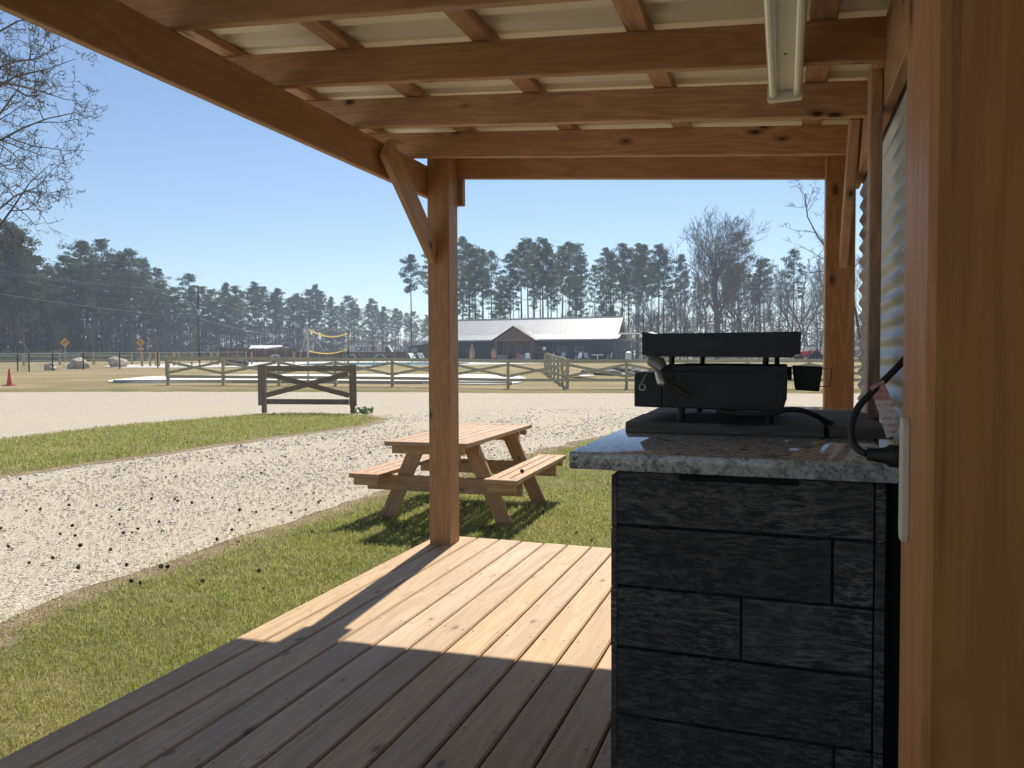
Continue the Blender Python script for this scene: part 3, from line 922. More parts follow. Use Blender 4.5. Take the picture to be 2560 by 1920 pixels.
# ------------------------------------------------------------------ outlet cover, plugged in cord with paper tag
bmo = MB()
bmo.prism([(.790, DZ + .952), (.808, DZ + .952), (.812, DZ + .960), (.812, DZ + 1.060), (.808, DZ + 1.067), (.790, DZ + 1.067), (.786, DZ + 1.06), (.786, DZ + .96)], .1035, .1086, 'x')
oc = bmo.build('outlet_cover', flat('ivory_plastic', (.70, .66, .54), .4, 0, .04), None, (.105, .768, DZ + 1.01))
tag(oc, 'ivory outlet cover on the side of the nearest post', 'outlet')
pc = empty('power_lead', (.09, .80, DZ + 1.03))
tag(pc, 'black power cord with paper tag plugged in beside the counter', 'power cord')
cpts = [(.150, 1.00, DZ + 1.155), (.124, .893, DZ + 1.129), (.091, .872, DZ + 1.093), (.073, .855, DZ + 1.073), (.066, .835, DZ + 1.055), (.0665, .815, DZ + 1.038), (.072, .80, DZ + 1.029), (.079, .785, DZ + 1.0255)]
cpts = [(a, b if i < 2 else .873 - .004 * (i - 2), c) for i, (a, b, c) in enumerate(cpts)]
MB().tube(curve(cpts), .0036, 10).build('cable', M['rubber'], pc, (.09, .87, DZ + 1.06), smooth=True)
pp = [(.079, .853, DZ + 1.0255), (.084, .853, DZ + 1.0252), (.084, .853, DZ + 1.025), (.096, .853, DZ + 1.0245), (.100, .853, DZ + 1.0245), (.1085, .853, DZ + 1.024)]
MB().tube(pp, [.0058, .0075, .0065, .0085, .0115, .0115], 12).build('plug', M['rubber'], pc, (.095, .853, DZ + 1.024), smooth=True)
def tag_mat():
    t = NT('printed_paper_tag')
    v = t.co()
    s_ = t.n('SeparateXYZ'); t.set(s_.inputs[0], v)
    lines = t.ramp(t.math('SINE', t.math('MULTIPLY', s_.outputs[2], 900)), .1, .6, 0, 1)
    words = t.ramp(t.noise(t.vmath('MULTIPLY', v, (300, 300, 60)), 1, 2), .45, .55)
    top = t.ramp(s_.outputs[2], .012, .014)
    ink = t.math('MULTIPLY', t.math('MULTIPLY', lines, words), .55)
    col = t.mix(ink, (.80, .78, .76), (.55, .12, .14))
    col = t.mix(t.math('MULTIPLY', top, .55), col, (.55, .12, .14))
    t.P(Base_Color=col, Roughness=.5)
    return t.m
tg = [(.0830, .868, DZ + 1.0935), (.0955, .871, DZ + 1.100), (.1105, .874, DZ + 1.063), (.1090, .874, DZ + 1.044), (.0995, .871, DZ + 1.040)]
mb = MB()
n5 = len(tg)
mb.add([(a, b - .0003, c) for a, b, c in tg] + [(a, b + .0003, c) for a, b, c in tg], [tuple(range(n5)), tuple(range(2 * n5 - 1, n5 - 1, -1))] + [(k, (k + 1) % n5, n5 + (k + 1) % n5, n5 + k) for k in range(n5)])
mb.build('paper_tag', tag_mat(), pc, (.098, .871, DZ + 1.066))

# ------------------------------------------------------------------ picnic table
def picnic_table(ox, oy, rz):
    R2 = Matrix.Rotation(rz, 3, 'Z')
    def P(x, y, z):
        q = R2 @ Vector((x, y, 0)); return Vector((ox + q.x, oy + q.y, z))
    t = empty('picnic_table', (ox, oy, 0))
    tag(t, 'reddish timber picnic table with attached benches on the lawn past the deck', 'picnic table')
    m = M['table']; UP = (0, 0, 1)
    L = 1.93; Wd = .745; zt_ = .735
    hl = L / 2; hw = Wd / 2
    yd = R2 @ Vector((0, 1, 0)); xd = R2 @ Vector((1, 0, 0))
    # framed top: two end boards, two side boards, five slats between
    for s in (-1, 1):
        lumber('top_end_board', P(-hw, s * (hl - .045), zt_ - .019), P(hw, s * (hl - .045), zt_ - .019), .09, .038, m, t)
        lumber('top_side_board', P(s * (hw - .045), -hl + .091, zt_ - .019), P(s * (hw - .045), hl - .091, zt_ - .019), .09, .038, m, t)
    nsl = 6; inner = Wd - .18; sw = inner / nsl
    for k in range(nsl):
        xx = -hw + .09 + sw * (k + .5)
        lumber('top_slat', P(xx, -hl + .094, zt_ - .020), P(xx, hl - .094, zt_ - .020), sw - .014, .036, m, t)
    for s in (-1, 1):
        lumber('apron', P(-hw + .05, s * (hl - .06), zt_ - .072), P(hw - .05, s * (hl - .06), zt_ - .072), .036, .065, m, t)
    # benches
    bz = .435; bx = .62; bw = .29
    for sx in (-1, 1):
        c = sx * bx
        for s in (-1, 1):
            lumber('bench_end_board', P(c - bw / 2, s * (hl - .10 - .045), bz - .019), P(c + bw / 2, s * (hl - .10 - .045), bz - .019), .09, .038, m, t)
            lumber('bench_apron', P(c - bw / 2 + .03, s * (hl - .10 - .05), bz - .072), P(c + bw / 2 - .03, s * (hl - .10 - .05), bz - .072), .036, .065, m, t)
        for k in range(3):
            xx = c - bw / 2 + bw / 3 * (k + .5)
            lumber('bench_slat', P(xx, -hl + .193, bz - .019), P(xx, hl - .193, bz - .019), bw / 3 - .012, .037, m, t)
    # A-frames
    for s in (-1, 1):
        y = s * (hl - .42)
        lumber('top_cleat', P(-hw + .03, y + s * .04, zt_ - .086), P(hw - .03, y + s * .04, zt_ - .086), .038, .09, m, t)
        lumber('bench_support', P(-bx - bw / 2 + .04, y + s * .04, bz - .108), P(bx + bw / 2 - .04, y + s * .04, bz - .108), .038, .138, m, t)
        for sx in (-1, 1):
            lumber('leg', P(sx * .235, y, zt_ - .04), P(sx * .565, y, -.015), .038, .135, m, t, upv=tuple(xd))
    lumber('diagonal_brace', P(0, -hl + .46, bz - .10), P(0, -.12, zt_ - .06), .089, .038, m, t)
    lumber('diagonal_brace', P(0, hl - .46, bz - .10), P(0, .12, zt_ - .06), .089, .038, m, t)
    return t
picnic_table(-2.83, 6.70, rad(2.2))

# ------------------------------------------------------------------ timber fences
def spot(px, D, dz=0.0):
    """ground point at bearing measured in the photograph (px) and D metres ahead"""
    return G(D, (px - 1280) / 1925.6 * D, dz)

gp = empty('fence_panel', (-11.76, 17.2, .03))
tag(gp, 'dark brown cross-braced timber panel standing alone on the grass strip', 'fence panel')
A, B = Vector((-12.97, 17.0, .02)), Vector((-10.55, 17.43, .02))
ax = (B - A).normalized(); nrm = Vector((-ax.y, ax.x, 0))
for q, s in ((A, -1), (B, 1)):
    lumber('post', q, q + Vector((0, 0, 1.26)), .11, .10, M['gate'], gp, tuple(nrm))
    f0 = q + ax * s * .035 - nrm * .071
    lumber('face_board', f0 + Vector((0, 0, .2)), f0 + Vector((0, 0, 1.275)), .19, .038, M['gate'], gp, tuple(nrm))
ins_ = .095
def grail(z0, z1, h, off):
    a = A + ax * ins_ + Vector((0, 0, z0)) + nrm * off; b = B - ax * ins_ + Vector((0, 0, z1)) + nrm * off
    lumber('rail' if z0 == z1 else 'diagonal', a, b, .036, h, M['gate'], gp)
grail(1.17, 1.17, .145, -.03); grail(.30, .30, .14, -.03); grail(1.03, .47, .135, -.012); grail(.47, 1.03, .135, -.051)

def x_fence(P0, P1, bays_left, n, name, label):
    d = (P1 - P0) / 8
    ax = Vector((d.x, d.y, 0)).normalized(); nrm = Vector((-ax.y, ax.x, 0))
    base = Vector((P0.x, P0.y, T(P0.x, P0.y)))
    t = empty(name, base)
    tag(t, label, 'fence')
    pts = []
    for k in range(n + 1):
        q = P0 + d * k
        pts.append(Vector((q.x, q.y, T(q.x, q.y))))
    for k, q in enumerate(pts):
        lumber('post', q - Vector((0, 0, .1)), q + Vector((0, 0, 1.2 + random.uniform(-.012, .012))), .115, .115, M['fence'], t, tuple(nrm))
        if k == 0:
            lumber('face_board', q - ax * .075 + Vector((0, 0, .34)), q - ax * .075 + Vector((0, 0, 1.24)), .036, .15, M['fence'], t, tuple(nrm))
    for k in range(n):
        a, b = pts[k], pts[k + 1]
        f = -nrm * .077
        lumber('top_rail', a + f + Vector((0, 0, 1.14)) + ax * .004, b + f + Vector((0, 0, 1.14)) - ax * .004, .036, .14, M['fence'], t)
        lumber('bottom_rail', a + f + Vector((0, 0, .36)) + ax * .004, b + f + Vector((0, 0, .36)) - ax * .004, .036, .125, M['fence'], t)
        lumber('diagonal', a + f * .72 + ax * .06 + Vector((0, 0, .99)), b + f * .72 - ax * .06 + Vector((0, 0, .52)), .034, .11, M['fence'], t)
        lumber('diagonal', a + f * 1.48 + ax * .06 + Vector((0, 0, .52)), b + f * 1.48 - ax * .06 + Vector((0, 0, .99)), .034, .11, M['fence'], t)
    return t
random.seed(11)
FA, FB = Vector((-24.95, 26.25)), Vector((-6.13, 31.44))
x_fence(FA, FB, 0, 14, 'rail_fence', 'long weathered cross-braced rail fence beyond the gravel drive')

# picket run leading back from the rail fence
a = FA + (FB - FA) / 8 * 7 + Vector((-.05, .25)); b = Vector(W(47, 2.0))
dirv = (b - a).normalized()
x_fence(a, a + dirv * 2.44 * 8, 0, 6, 'rail_fence', 'shorter cross-braced rail fence running back from the long one towards the lodge')

# ------------------------------------------------------------------ volleyball court
M['sand'] = flat('white_sand', (.66, .63, .58), .9, 0, .18, 3, .5)
M['concrete'] = flat('pale_concrete', (.52, .50, .46), .85, 0, .10, 1.2)
M['kerb'] = flat('grey_kerb_board', (.36, .35, .33), .8)
court = smooth_line([(-28.4, 26.7), (-21.3, 29.2), (-16.2, 30.9), (-11.6, 32.9), (-14.2, 40.2), (-19.9, 38.2), (-25.8, 35.5), (-30.3, 32.2), (-30.6, 30.0)], .6, .1, 5, True)
structure(sheet('sand_court', court, .06, M['sand'], .7))
edge = MB()
e0 = [Vector(p) for p in ((-28.4, 26.6), (-21.3, 29.1), (-16.2, 30.8), (-11.6, 32.8))]
for i, (p, q) in enumerate(zip(e0, e0[1:])):
    for k in range(3):
        u0, u1 = p.lerp(q, k / 3), p.lerp(q, (k + 1) / 3)
        lumber('court_edging', (u0.x, u0.y, T(*u0) + .06), (u1.x, u1.y, T(*u1) + .06), .05, .16, M['kerb'], bpy.data.objects['sand_court'])
M['yellow'] = flat('yellow_webbing', (.72, .52, .10), .6, 0, .1)
M['steel'] = flat('galvanised_tube', (.45, .46, .47), .35, .9, .05)
M['dark_steel'] = flat('black_painted_tube', (.03, .032, .035), .5, .2)
n0, n1 = G(35.0, -9.26), G(47.0, -9.98)
vn = empty('volleyball_net', n0)
tag(vn, 'volleyball net with yellow bands between two poles on the sand court', 'volleyball net')
for q, m_ in ((n0, M['steel']), (n1, M['dark_steel'])):
    MB().tube([q + Vector((0, 0, -.1)), q + Vector((0, 0, 2.52))], .045, 8).build('pole', m_, vn, q)
dn = (n1 - n0); 
def netp(t, z):
    q = n0 + dn * t
    return Vector((q.x, q.y, q.z)) + Vector((0, 0, z))
TOPS = [(.012 + .976 * k / 24) for k in range(25)]
def sag(t): return 4 * t * (1 - t)
def band(z, s_, name, h=.075):
    mb = MB(); v = []; f = []
    for t in TOPS:
        p = netp(t, z - s_ * sag(t)); v += [p + Vector((0, 0, -h / 2)), p + Vector((0, 0, h / 2))]
    f = [(2 * k, 2 * k + 2, 2 * k + 3, 2 * k + 1) for k in range(24)]
    v2 = [q + Vector((.012, -.01, 0)) for q in v]; n_ = len(v)
    f += [tuple(n_ + i for i in reversed(q)) for q in f]
    mb.add(v + v2, f).build(name, M['yellow'], vn, n0)
band(2.43, .30, 'top_band'); band(1.45, .20, 'bottom_band', .06)
for t in (.012, .988):
    MB().tube([netp(t, 1.45), netp(t, 2.43)], .03, 6).build('side_band', M['yellow'], vn, netp(t, 1.45))
net = MB()
for k in range(60):
    t = .012 + .976 * k / 59
    net.tube([netp(t, 1.46 - .2 * sag(t)), netp(t, 2.40 - .3 * sag(t))], .0022, 3, False)
for k in range(1, 9):
    net.tube([netp(t, (1.46 - .2 * sag(t)) * (1 - k / 9) + (2.40 - .3 * sag(t)) * k / 9) for t in TOPS[::3]], .0022, 3, False)
stuff(net.build('netting', M['dark_steel'], vn, n0))
for q, e_, m_ in ((n0, G(36.4, -10.3), M['steel']), (n1, G(43.5, -8.0), M['dark_steel']), (n0, G(37.5, -8.2), M['steel'])):
    MB().tube([q + Vector((0, 0, 2.5)), e_], .008, 5).build('guy_line', m_, vn, q)

# ------------------------------------------------------------------ traffic cone
c0 = spot(23, 33.0)
cn = empty('traffic_cone', c0); tag(cn, 'red traffic cone on the dry grass at the edge of the drive', 'traffic cone')
M['cone'] = flat('cone_red', (.60, .075, .05), .5, 0, .08)
MB().lathe([(.115, .03), (.10, .10), (.055, .45), (.028, .71), (.02, .715)], c0, 16).build('cone_body', M['cone'], cn, c0, smooth=True)
MB().prism([(-.2, -.16), (-.16, -.2), (.16, -.2), (.2, -.16), (.2, .16), (.16, .2), (-.16, .2), (-.2, .16)], .0, .035, 'z').build('cone_base', M['cone'], cn)
bpy.data.objects['cone_base'].location = (0, 0, 0)

# ------------------------------------------------------------------ chain link fence
cl_pts = [spot(-260, 46), spot(-120, 49), spot(44.7, 52.6), spot(73.3, 51), spot(132, 53), spot(209, 55.5), spot(300, 56.5), spot(395, 57.5), spot(500, 58), spot(612, 58.5)]
cl = empty('chain_link_fence', cl_pts[2]); tag(cl, 'low chain link fence with black posts across the dry field', 'fence')
for q in cl_pts:
    MB().tube([q - Vector((0, 0, .1)), q + Vector((0, 0, 1.22))], .045, 6).build('post', M['dark_steel'], cl, q)
fab = MB()
for a, b in zip(cl_pts, cl_pts[1:]):
    MB().tube([a + Vector((0, 0, 1.2)), b + Vector((0, 0, 1.2))], .024, 6).build('top_rail', M['steel'], cl, a)
    n_ = int((b - a).length / .12)
    for k in range(n_):
        t0, t1 = k / n_, min(1, (k + 9) / n_)
        h = 1.15 * (t1 - t0) * n_ / 9
        p0, p1 = a.lerp(b, t0), a.lerp(b, t1)
        fab.tube([p0 + Vector((0, 0, .03)), p1 + Vector((0, 0, .03 + h))], .0045, 3, False)
        fab.tube([p0 + Vector((0, 0, 1.18)), p1 + Vector((0, 0, 1.18 - h))], .0045, 3, False)
stuff(fab.build('wire_fabric', M['steel'], cl, cl_pts[2]))

# ------------------------------------------------------------------ boulders and rubble
def rock(name, c, r, mat, seed, label, group, sq=(1, 1, .8)):
    bm = bmesh.new()
    bmesh.ops.create_icosphere(bm, subdivisions=3, radius=1)
    for v in bm.verts:
        n_ = noise.noise(v.co * 1.1 + Vector((seed * 7.1, 0, 0))) * .38 + noise.noise(v.co * 3 + Vector((0, seed * 3.3, 0))) * .12
        v.co = Vector((v.co.x * sq[0], v.co.y * sq[1], max(v.co.z, -.45) * sq[2])) * (1 + n_) * r
    mb = MB().add([v.co[:] for v in bm.verts], [[v.index for v in f.verts] for f in bm.faces]); bm.free()
    o = mb.build(name, mat)
    place(o, Vector(c) + Vector((0, 0, r * .38 * sq[2])))
    tag(o, label, 'boulder' if r > .5 else 'rock', group)
    return o
M['rock'] = flat('tan_boulder', (.46, .37, .29), .9, 0, .35, 3, .6)
M['rubble'] = flat('grey_rubble', (.17, .155, .14), .9, 0, .4, 4, .6)
rock('boulder', spot(128, 54.5), .42, M['rock'], 1, 'smallest tan boulder behind the chain link fence, farthest left', None, (1, 1, .9))
rock('boulder', spot(196, 58), .72, M['rock'], 2, 'large tan boulder behind the chain link fence, middle of three', None, (1, 1, .85))
rock('boulder', spot(296, 62), .70, M['rock'], 3, 'squarish tan boulder behind the chain link fence, right of the middle one', None, (1.05, 1, .9))
random.seed(5)
for k in range(16):
    D_ = random.uniform(43, 50); px = random.uniform(1462, 1605)
    rock('rubble_rock', spot(px, D_), random.uniform(.16, .42), M['rubble'], 20 + k, 'dark grey rock in the rubble heap behind the rail fence', 'rocks of the rubble heap behind the rail fence', (1.3, 1, .6))
o = lumber('white_board', spot(1430, 41.5, .10), spot(1474, 40, .12), .9, .05, flat('white_board_paint', (.72, .71, .68), .6, 0, .05), None)
tag(o, 'long white board lying on the grass behind the rail fence', 'board')

# ------------------------------------------------------------------ patio, pool and pool rails
patio = smooth_line([W(60, -31), W(59, -22), W(62, -12), W(66, -3), W(73, 6), W(74, 22), W(97, 26), W(97, -18), W(86, -30), W(72, -36)], 1.5, .2, 3, True)
structure(sheet('patio', patio, .03, M['concrete'], 2.0))
tw = NT('pool_water'); tw.P(Base_Color=(.14, .42, .42), Roughness=.06)
tw.bump(tw.noise(tw.co(), 3, 3), .25, .05)
pool = smooth_line([W(66, -18), W(66, -6), W(76, -5), W(78, -17)], 1.5, .0, 3, True)
structure(sheet('pool_water', pool, .06, tw.m, 2.0))
ra = 0
for px, D_, lab in ((672, 66, 'leftmost chrome pool handrail'), (862, 68, 'tall chrome pool handrail behind the net pole'), (935, 70, 'chrome pool handrail in front of the truck'), (1030, 72, 'chrome pool handrail nearest the corner post')):
    q = spot(px, D_)
    h = empty('pool_handrail', q); tag(h, lab, 'handrail')
    dx = Vector((LD.x, LD.y, 0))
    for s_ in (0, .5):
        o_ = q + Vector((HD.x, HD.y, 0)) * s_
        MB().tube(curve([o_, o_ + dx * .05 + Vector((0, 0, .55)), o_ + dx * .35 + Vector((0, 0, .92)), o_ + dx * .8 + Vector((0, 0, .82)), o_ + dx * 1.25 + Vector((0, 0, .05))], 5), .03, 6).build('rail_tube', M['chrome'], h, o_, smooth=True)

# ------------------------------------------------------------------ lodge with metal roof
def lodge():
    Rr = spot(1543, 100); Lf = spot(1054, 108.7)
    e1 = Vector((Rr.x - Lf.x, Rr.y - Lf.y, 0)); Wd = e1.length; e1.normalize()
    e2 = Vector((-e1.y, e1.x, 0))
    rz = math.atan2(e1.y, e1.x)
    base = Vector((Lf.x, Lf.y, 1.2))
    t = empty('lodge', base, None, rz)
    tag(t, 'long dark lodge with pale ribbed metal roof and brown timber gable porch', 'building')
    def part(mb, name, mat, parent=None, smooth=False):      # local coordinates: x along the front, y away, z up
        o = bpy.data.objects.new(name, mb.mesh(name, mat, smooth)); COL.objects.link(o)
        o.parent = parent or t
        return o
    dark = flat('dark_navy_siding', (.032, .038, .048), .7, 0, .12, 2)
    seam_m = flat('pale_roof_seam', (.40, .37, .35), .5, .2)
    roof_m = flat('pale_metal_roof', (.66, .645, .62), .38, .25, .08, .6)
    low_m = flat('grey_porch_roof', (.38, .385, .40), .38, .35, .08, .6)
    tim = M['lodge']
    We = Wd
    part(MB().box(.6, We - .6, 1.0, 11.0, -.1, 2.75), 'wall', dark)
    # board-and-batten strips
    bt = MB()
    for x in np.arange(.8, We - .6, .45): bt.box(x, x + .05, .96, .999, 0, 2.72)
    stuff(part(bt, 'batten_strips', dark))
    for x in (.6, We - .6):
        part(MB().prism([(1.0, 2.75), (11.0, 2.75), (9.6, 3.45), (6, 5.75), (2.4, 3.45)], x - .02, x + .02, 'x'), 'gable_wall', dark)
    up_ = part(MB().prism([(2.35, 3.56), (6, 5.93), (9.65, 3.56), (9.65, 3.46), (6, 5.83), (2.35, 3.46)], .25, We - .25, 'x'), 'roof', roof_m)
    lo = part(MB().prism([(0, 2.80), (2.37, 3.57), (2.37, 3.47), (0, 2.70)], -.15, We + .15, 'x'), 'porch_roof', low_m)
    part(MB().prism([(12, 2.80), (9.63, 3.57), (9.63, 3.47), (12, 2.70)], -.15, We + .15, 'x'), 'porch_roof', low_m)
    sm_ = MB(); sl = MB()
    for x in np.arange(.45, We - .3, .36):
        sm_.prism([(2.36, 3.565), (2.36, 3.62), (6, 5.99), (6, 5.935)], x, x + .06, 'x')
        sl.prism([(0.02, 2.81), (.02, 2.84), (2.36, 3.605), (2.36, 3.575)], x, x + .035, 'x')
    stuff(part(sm_, 'roof_seams', seam_m, up_)); stuff(part(sl, 'roof_seams', low_m, lo))
    part(MB().box(-.15, We + .15, -.03, -.001, 2.66, 2.83), 'fascia', flat('pale_fascia', (.5, .5, .5), .5))
    part(MB().box(.25, We - .25, 5.9, 6.1, 5.93, 6.0), 'ridge_cap', roof_m)
    # timber gable porch
    c = We * .507; hw = 2.75
    gbl = part(MB().prism([(c - hw, 2.72), (c + hw, 2.72), (c, 4.42)], -1.2, -1.05, 'y'), 'porch_gable', tim)
    sd = MB()
    for z in np.arange(2.85, 4.3, .22):
        w_ = hw * (4.42 - z - .1) / 1.7
        if w_ > .2: sd.box(c - w_, c + w_, -1.235, -1.201, z, z + .17)
    stuff(part(sd, 'gable_boards', tim, gbl))
    for s_ in (-1, 1):
        part(MB().prism([(c, 4.62), (c, 4.50), (c + s_ * (hw + .35), 2.58), (c + s_ * (hw + .35), 2.70)], -1.5, 3.2, 'y'), 'gable_roof', flat('dark_gable_roof', (.10, .09, .085), .6))
        part(MB().box(c + s_ * (hw - .25) - .12, c + s_ * (hw - .25) + .12, -1.3, -1.06, -.1, 2.715), 'porch_post', tim)
    part(MB().box(c - hw + .4, c + hw - .4, .86, .955, -.05, 2.6), 'porch_back_wall', tim)
    dg = flat('dark_glass', (.02, .025, .03), .1)
    for (x0, x1, z0, z1) in ((c - 1.9, c - .95, 0, 2.05), (c - .85, c + .85, 0, 2.1), (c + .95, c + 1.9, 0, 2.05)):
        fr = part(MB().box(x0, x1, .80, .859, z0, z1), 'door', flat('door_dark', (.05, .035, .03), .5))
        part(MB().box(x0 + .12, x1 - .12, .785, .80, z0 + .25, z1 - .12), 'pane', dg, fr)
    part(MB().box(c - hw + .3, c - .9, -1.3, -1.1, 0, .75), 'porch_counter', flat('stone_base', (.32, .30, .27), .9))
    part(MB().box(c + .4, c + hw - .3, -1.3, -1.1, 0, .75), 'porch_counter', flat('stone_base', (.32, .30, .27), .9))
    for x in (3.6, 7.0, 16.9, 20.2, 22.6):
        fr = part(MB().box(x - .62, x + .62, .93, .955, 1.05, 1.75), 'window', flat('window_frame_tan', (.30, .22, .16), .6))
        part(MB().box(x - .54, x + .54, .915, .929, 1.12, 1.68), 'pane', dg, fr)
    # lean-to at the left end
    part(MB().prism([(-2.8, 1.95), (.55, 2.42), (.55, 2.32), (-2.8, 1.85)], 1.2, 6.0, 'y'), 'lean_to_roof', flat('lean_to_dark', (.06, .06, .065), .6))
    for x in (-2.6, -1.2):
        part(MB().box(x, x + .14, 1.3, 1.44, -.1, 1.9), 'lean_to_post', tim)
    part(MB().box(-2.3, .55, 3.8, 3.9, -.1, 1.9), 'lean_to_wall', flat('tan_siding', (.26, .21, .17), .8))
    return t
lodge()

# black pipe canopy right of the lodge
cp = spot(1580, 95)
pg = empty('pipe_canopy', cp); tag(pg, 'black steel canopy frame with sloping roof right of the lodge', 'canopy')
r2 = Vector((LD.x, LD.y, 0)); f2 = Vector((HD.x, HD.y, 0))
for dx, dy, h in ((-1.7, 0, 3.4), (-1.7, 3, 3.4), (2.0, 0, 2.2), (2.0, 3, 2.2), (.1, 0, 2.45), (.1, 3, 2.45)):
    q = cp + r2 * dx + f2 * dy
    MB().tube([q - Vector((0, 0, .1)), q + Vector((0, 0, h))], .05, 6).build('post', M['dark_steel'], pg, q)
for dy in (0, 3):
    q = cp + f2 * dy
    MB().tube([q + r2 * -1.7 + Vector((0, 0, 3.35)), q + r2 * 1.9 + Vector((0, 0, 3.35))], .05, 6).build('top_bar', M['steel'], pg, q)
v = []
for dx, z in ((-1.9, 2.65), (2.3, 2.15)):
    for dy in (-.3, 3.3):
        for o_ in (0, .06): v.append(cp + r2 * dx + f2 * dy + Vector((0, 0, z + o_)))
MB().add(v, [(0, 2, 3, 1), (4, 5, 7, 6), (0, 1, 5, 4), (2, 6, 7, 3), (0, 4, 6, 2), (1, 3, 7, 5)]).build('canopy_roof', flat('canopy_dark', (.08, .08, .085), .5), pg, cp)
for k in range(14):
    q = cp + r2 * (-1.5 + k * .25)
    MB().tube([q + Vector((0, 0, .05)), q + Vector((0, 0, 1.0))], .018, 4).build('baluster', M['dark_steel'], pg, q)
MB().tube([cp + r2 * -1.7 + Vector((0, 0, 1.0)), cp + r2 * 2 + Vector((0, 0, 1.0))], .03, 5).build('hand_rail', M['dark_steel'], pg, cp)

# ------------------------------------------------------------------ umbrellas, tables, chairs on the patio
M['canvas_w'] = flat('white_canvas', (.72, .71, .68), .8, 0, .05)
M['canvas_t'] = flat('tan_canvas', (.36, .21, .13), .85, 0, .25, 9)
q = spot(1628, 84)
um = empty('patio_umbrella', q); tag(um, 'open white patio umbrella showing above the griddle', 'umbrella')
MB().tube([q, q + Vector((0, 0, 3.2))], .03, 8).build('pole', M['steel'], um, q)
v = [q + Vector((0, 0, 3.22))]; f = []
for k in range(8):
    a_ = k * math.pi / 4
    v += [q + Vector((1.25 * math.cos(a_), 1.25 * math.sin(a_), 2.86)), q + Vector((1.25 * math.cos(a_), 1.25 * math.sin(a_), 2.72))]
for k in range(8):
    i, j = 1 + 2 * k, 1 + 2 * ((k + 1) % 8)
    f += [(0, i, j), (i, i + 1, j + 1, j)]
MB().add(v, f).build('canopy', M['canvas_w'], um, q)
for px, D_, hh, lab in ((1180, 88, 2.0, 'taller furled tan umbrella in front of the dark lodge wall'), (1234, 90, 1.6, 'shorter furled tan umbrella left of the lodge porch')):
    q = spot(px, D_)
    u_ = empty('furled_umbrella', q); tag(u_, lab, 'umbrella')
    MB().tube([q, q + Vector((0, 0, hh))], .03, 6).build('pole', M['steel'], u_, q)
    prof = [(.06, .35), (.27, .45), (.26, .8), (.30, 1.0), (.2, 1.35), (.16, hh - .25), (.05, hh + .02)]
    v = []; f = []; n_ = 14
    for (r_, z) in prof:
        for k in range(n_):
            a_ = 2 * math.pi * k / n_; rr = r_ * (1.15 if k % 2 else .8)
            v.append(q + Vector((rr * math.cos(a_), rr * math.sin(a_), z)))
    for i in range(len(prof) - 1):
        for k in range(n_): f.append((i * n_ + k, i * n_ + (k + 1) % n_, (i + 1) * n_ + (k + 1) % n_, (i + 1) * n_ + k))
    MB().add(v, f).build('furled_canvas', M['canvas_t'], u_, q)
# tables
def round_table(px, D_, lab):
    q = spot(px, D_)
    t_ = empty('patio_table', q); tag(t_, lab, 'table')
    MB().lathe([(.62, .70), (.65, .72), (.65, .74), (.62, .75)], q, 18).build('table_top', M['canvas_w'], t_, q)
    MB().tube([q + Vector((0, 0, .03)), q + Vector((0, 0, .70))], .05, 8).build('pedestal', M['steel'], t_, q)
    MB().lathe([(.34, 0), (.34, .03), (.06, .05)], q, 14).build('foot', M['steel'], t_, q)
round_table(1494, 84, 'round white patio table in front of the dark lodge wall')
# folding chairs
def chair(px, D_, rz, mat, lab, grp=None, lounge=False):
    q = spot(px, D_)
    t_ = empty('lounge_chair' if lounge else 'patio_chair', q, None, rz); tag(t_, lab, 'chair', grp)
    def part(mb, name):
        o = bpy.data.objects.new(name, mb.mesh(name, mat)); COL.objects.link(o); o.parent = t_
    if lounge:
        part(MB().prism([(-.9, .30), (.35, .30), (.35, .35), (-.9, .35)], -.3, .3, 'y'), 'seat')
        part(MB().prism([(.35, .30), (.95, 1.0), (.91, 1.03), (.31, .35)], -.3, .3, 'y'), 'backrest')
        for x in (-.8, .3):
            for y in (-.26, .26): part(MB().tube([(x, y, 0), (x, y, .30)], .022, 6), 'leg')
    else:
        part(MB().box(-.24, .24, -.24, .24, .41, .45), 'seat')
        part(MB().prism([(.20, .45), (.24, .45), (.34, .98), (.30, .98)], -.24, .24, 'y'), 'backrest')
        for x in (-.22, .22):
            for y in (-.22, .22): part(MB().tube([(x, y, 0), (x, y, .41)], .018, 6), 'leg')
        for y in (-.25, .25): part(MB().box(-.22, .25, y - .02, y + .02, .62, .65), 'armrest')
gy = flat('grey_sling', (.33, .34, .35), .6); wh = flat('white_resin', (.7, .7, .68), .5)
chair(1468, 83, 2.4, gy, 'grey patio chair left of the round white table')
chair(1523, 84, .5, gy, 'grey patio chair right of the round white table')
chair(1446, 82, 1.0, wh, 'white patio chair farthest left beside the round table')
chair(1405, 80, 1.3, gy, 'dark grey chair by the planter in front of the lodge')
chair(1041, 76, 2.7, wh, 'reclined white lounge chair near the pool edge by the corner post', None, True)
chair(1062, 78, 2.6, gy, 'grey lounge chair just behind the corner post', None, True)
chair(1320, 86, 2.0, wh, 'white chair in front of the lodge porch')
chair(1290, 86, 1.0, flat('red_resin', (.4, .08, .06), .5), 'red chair in front of the lodge porch')
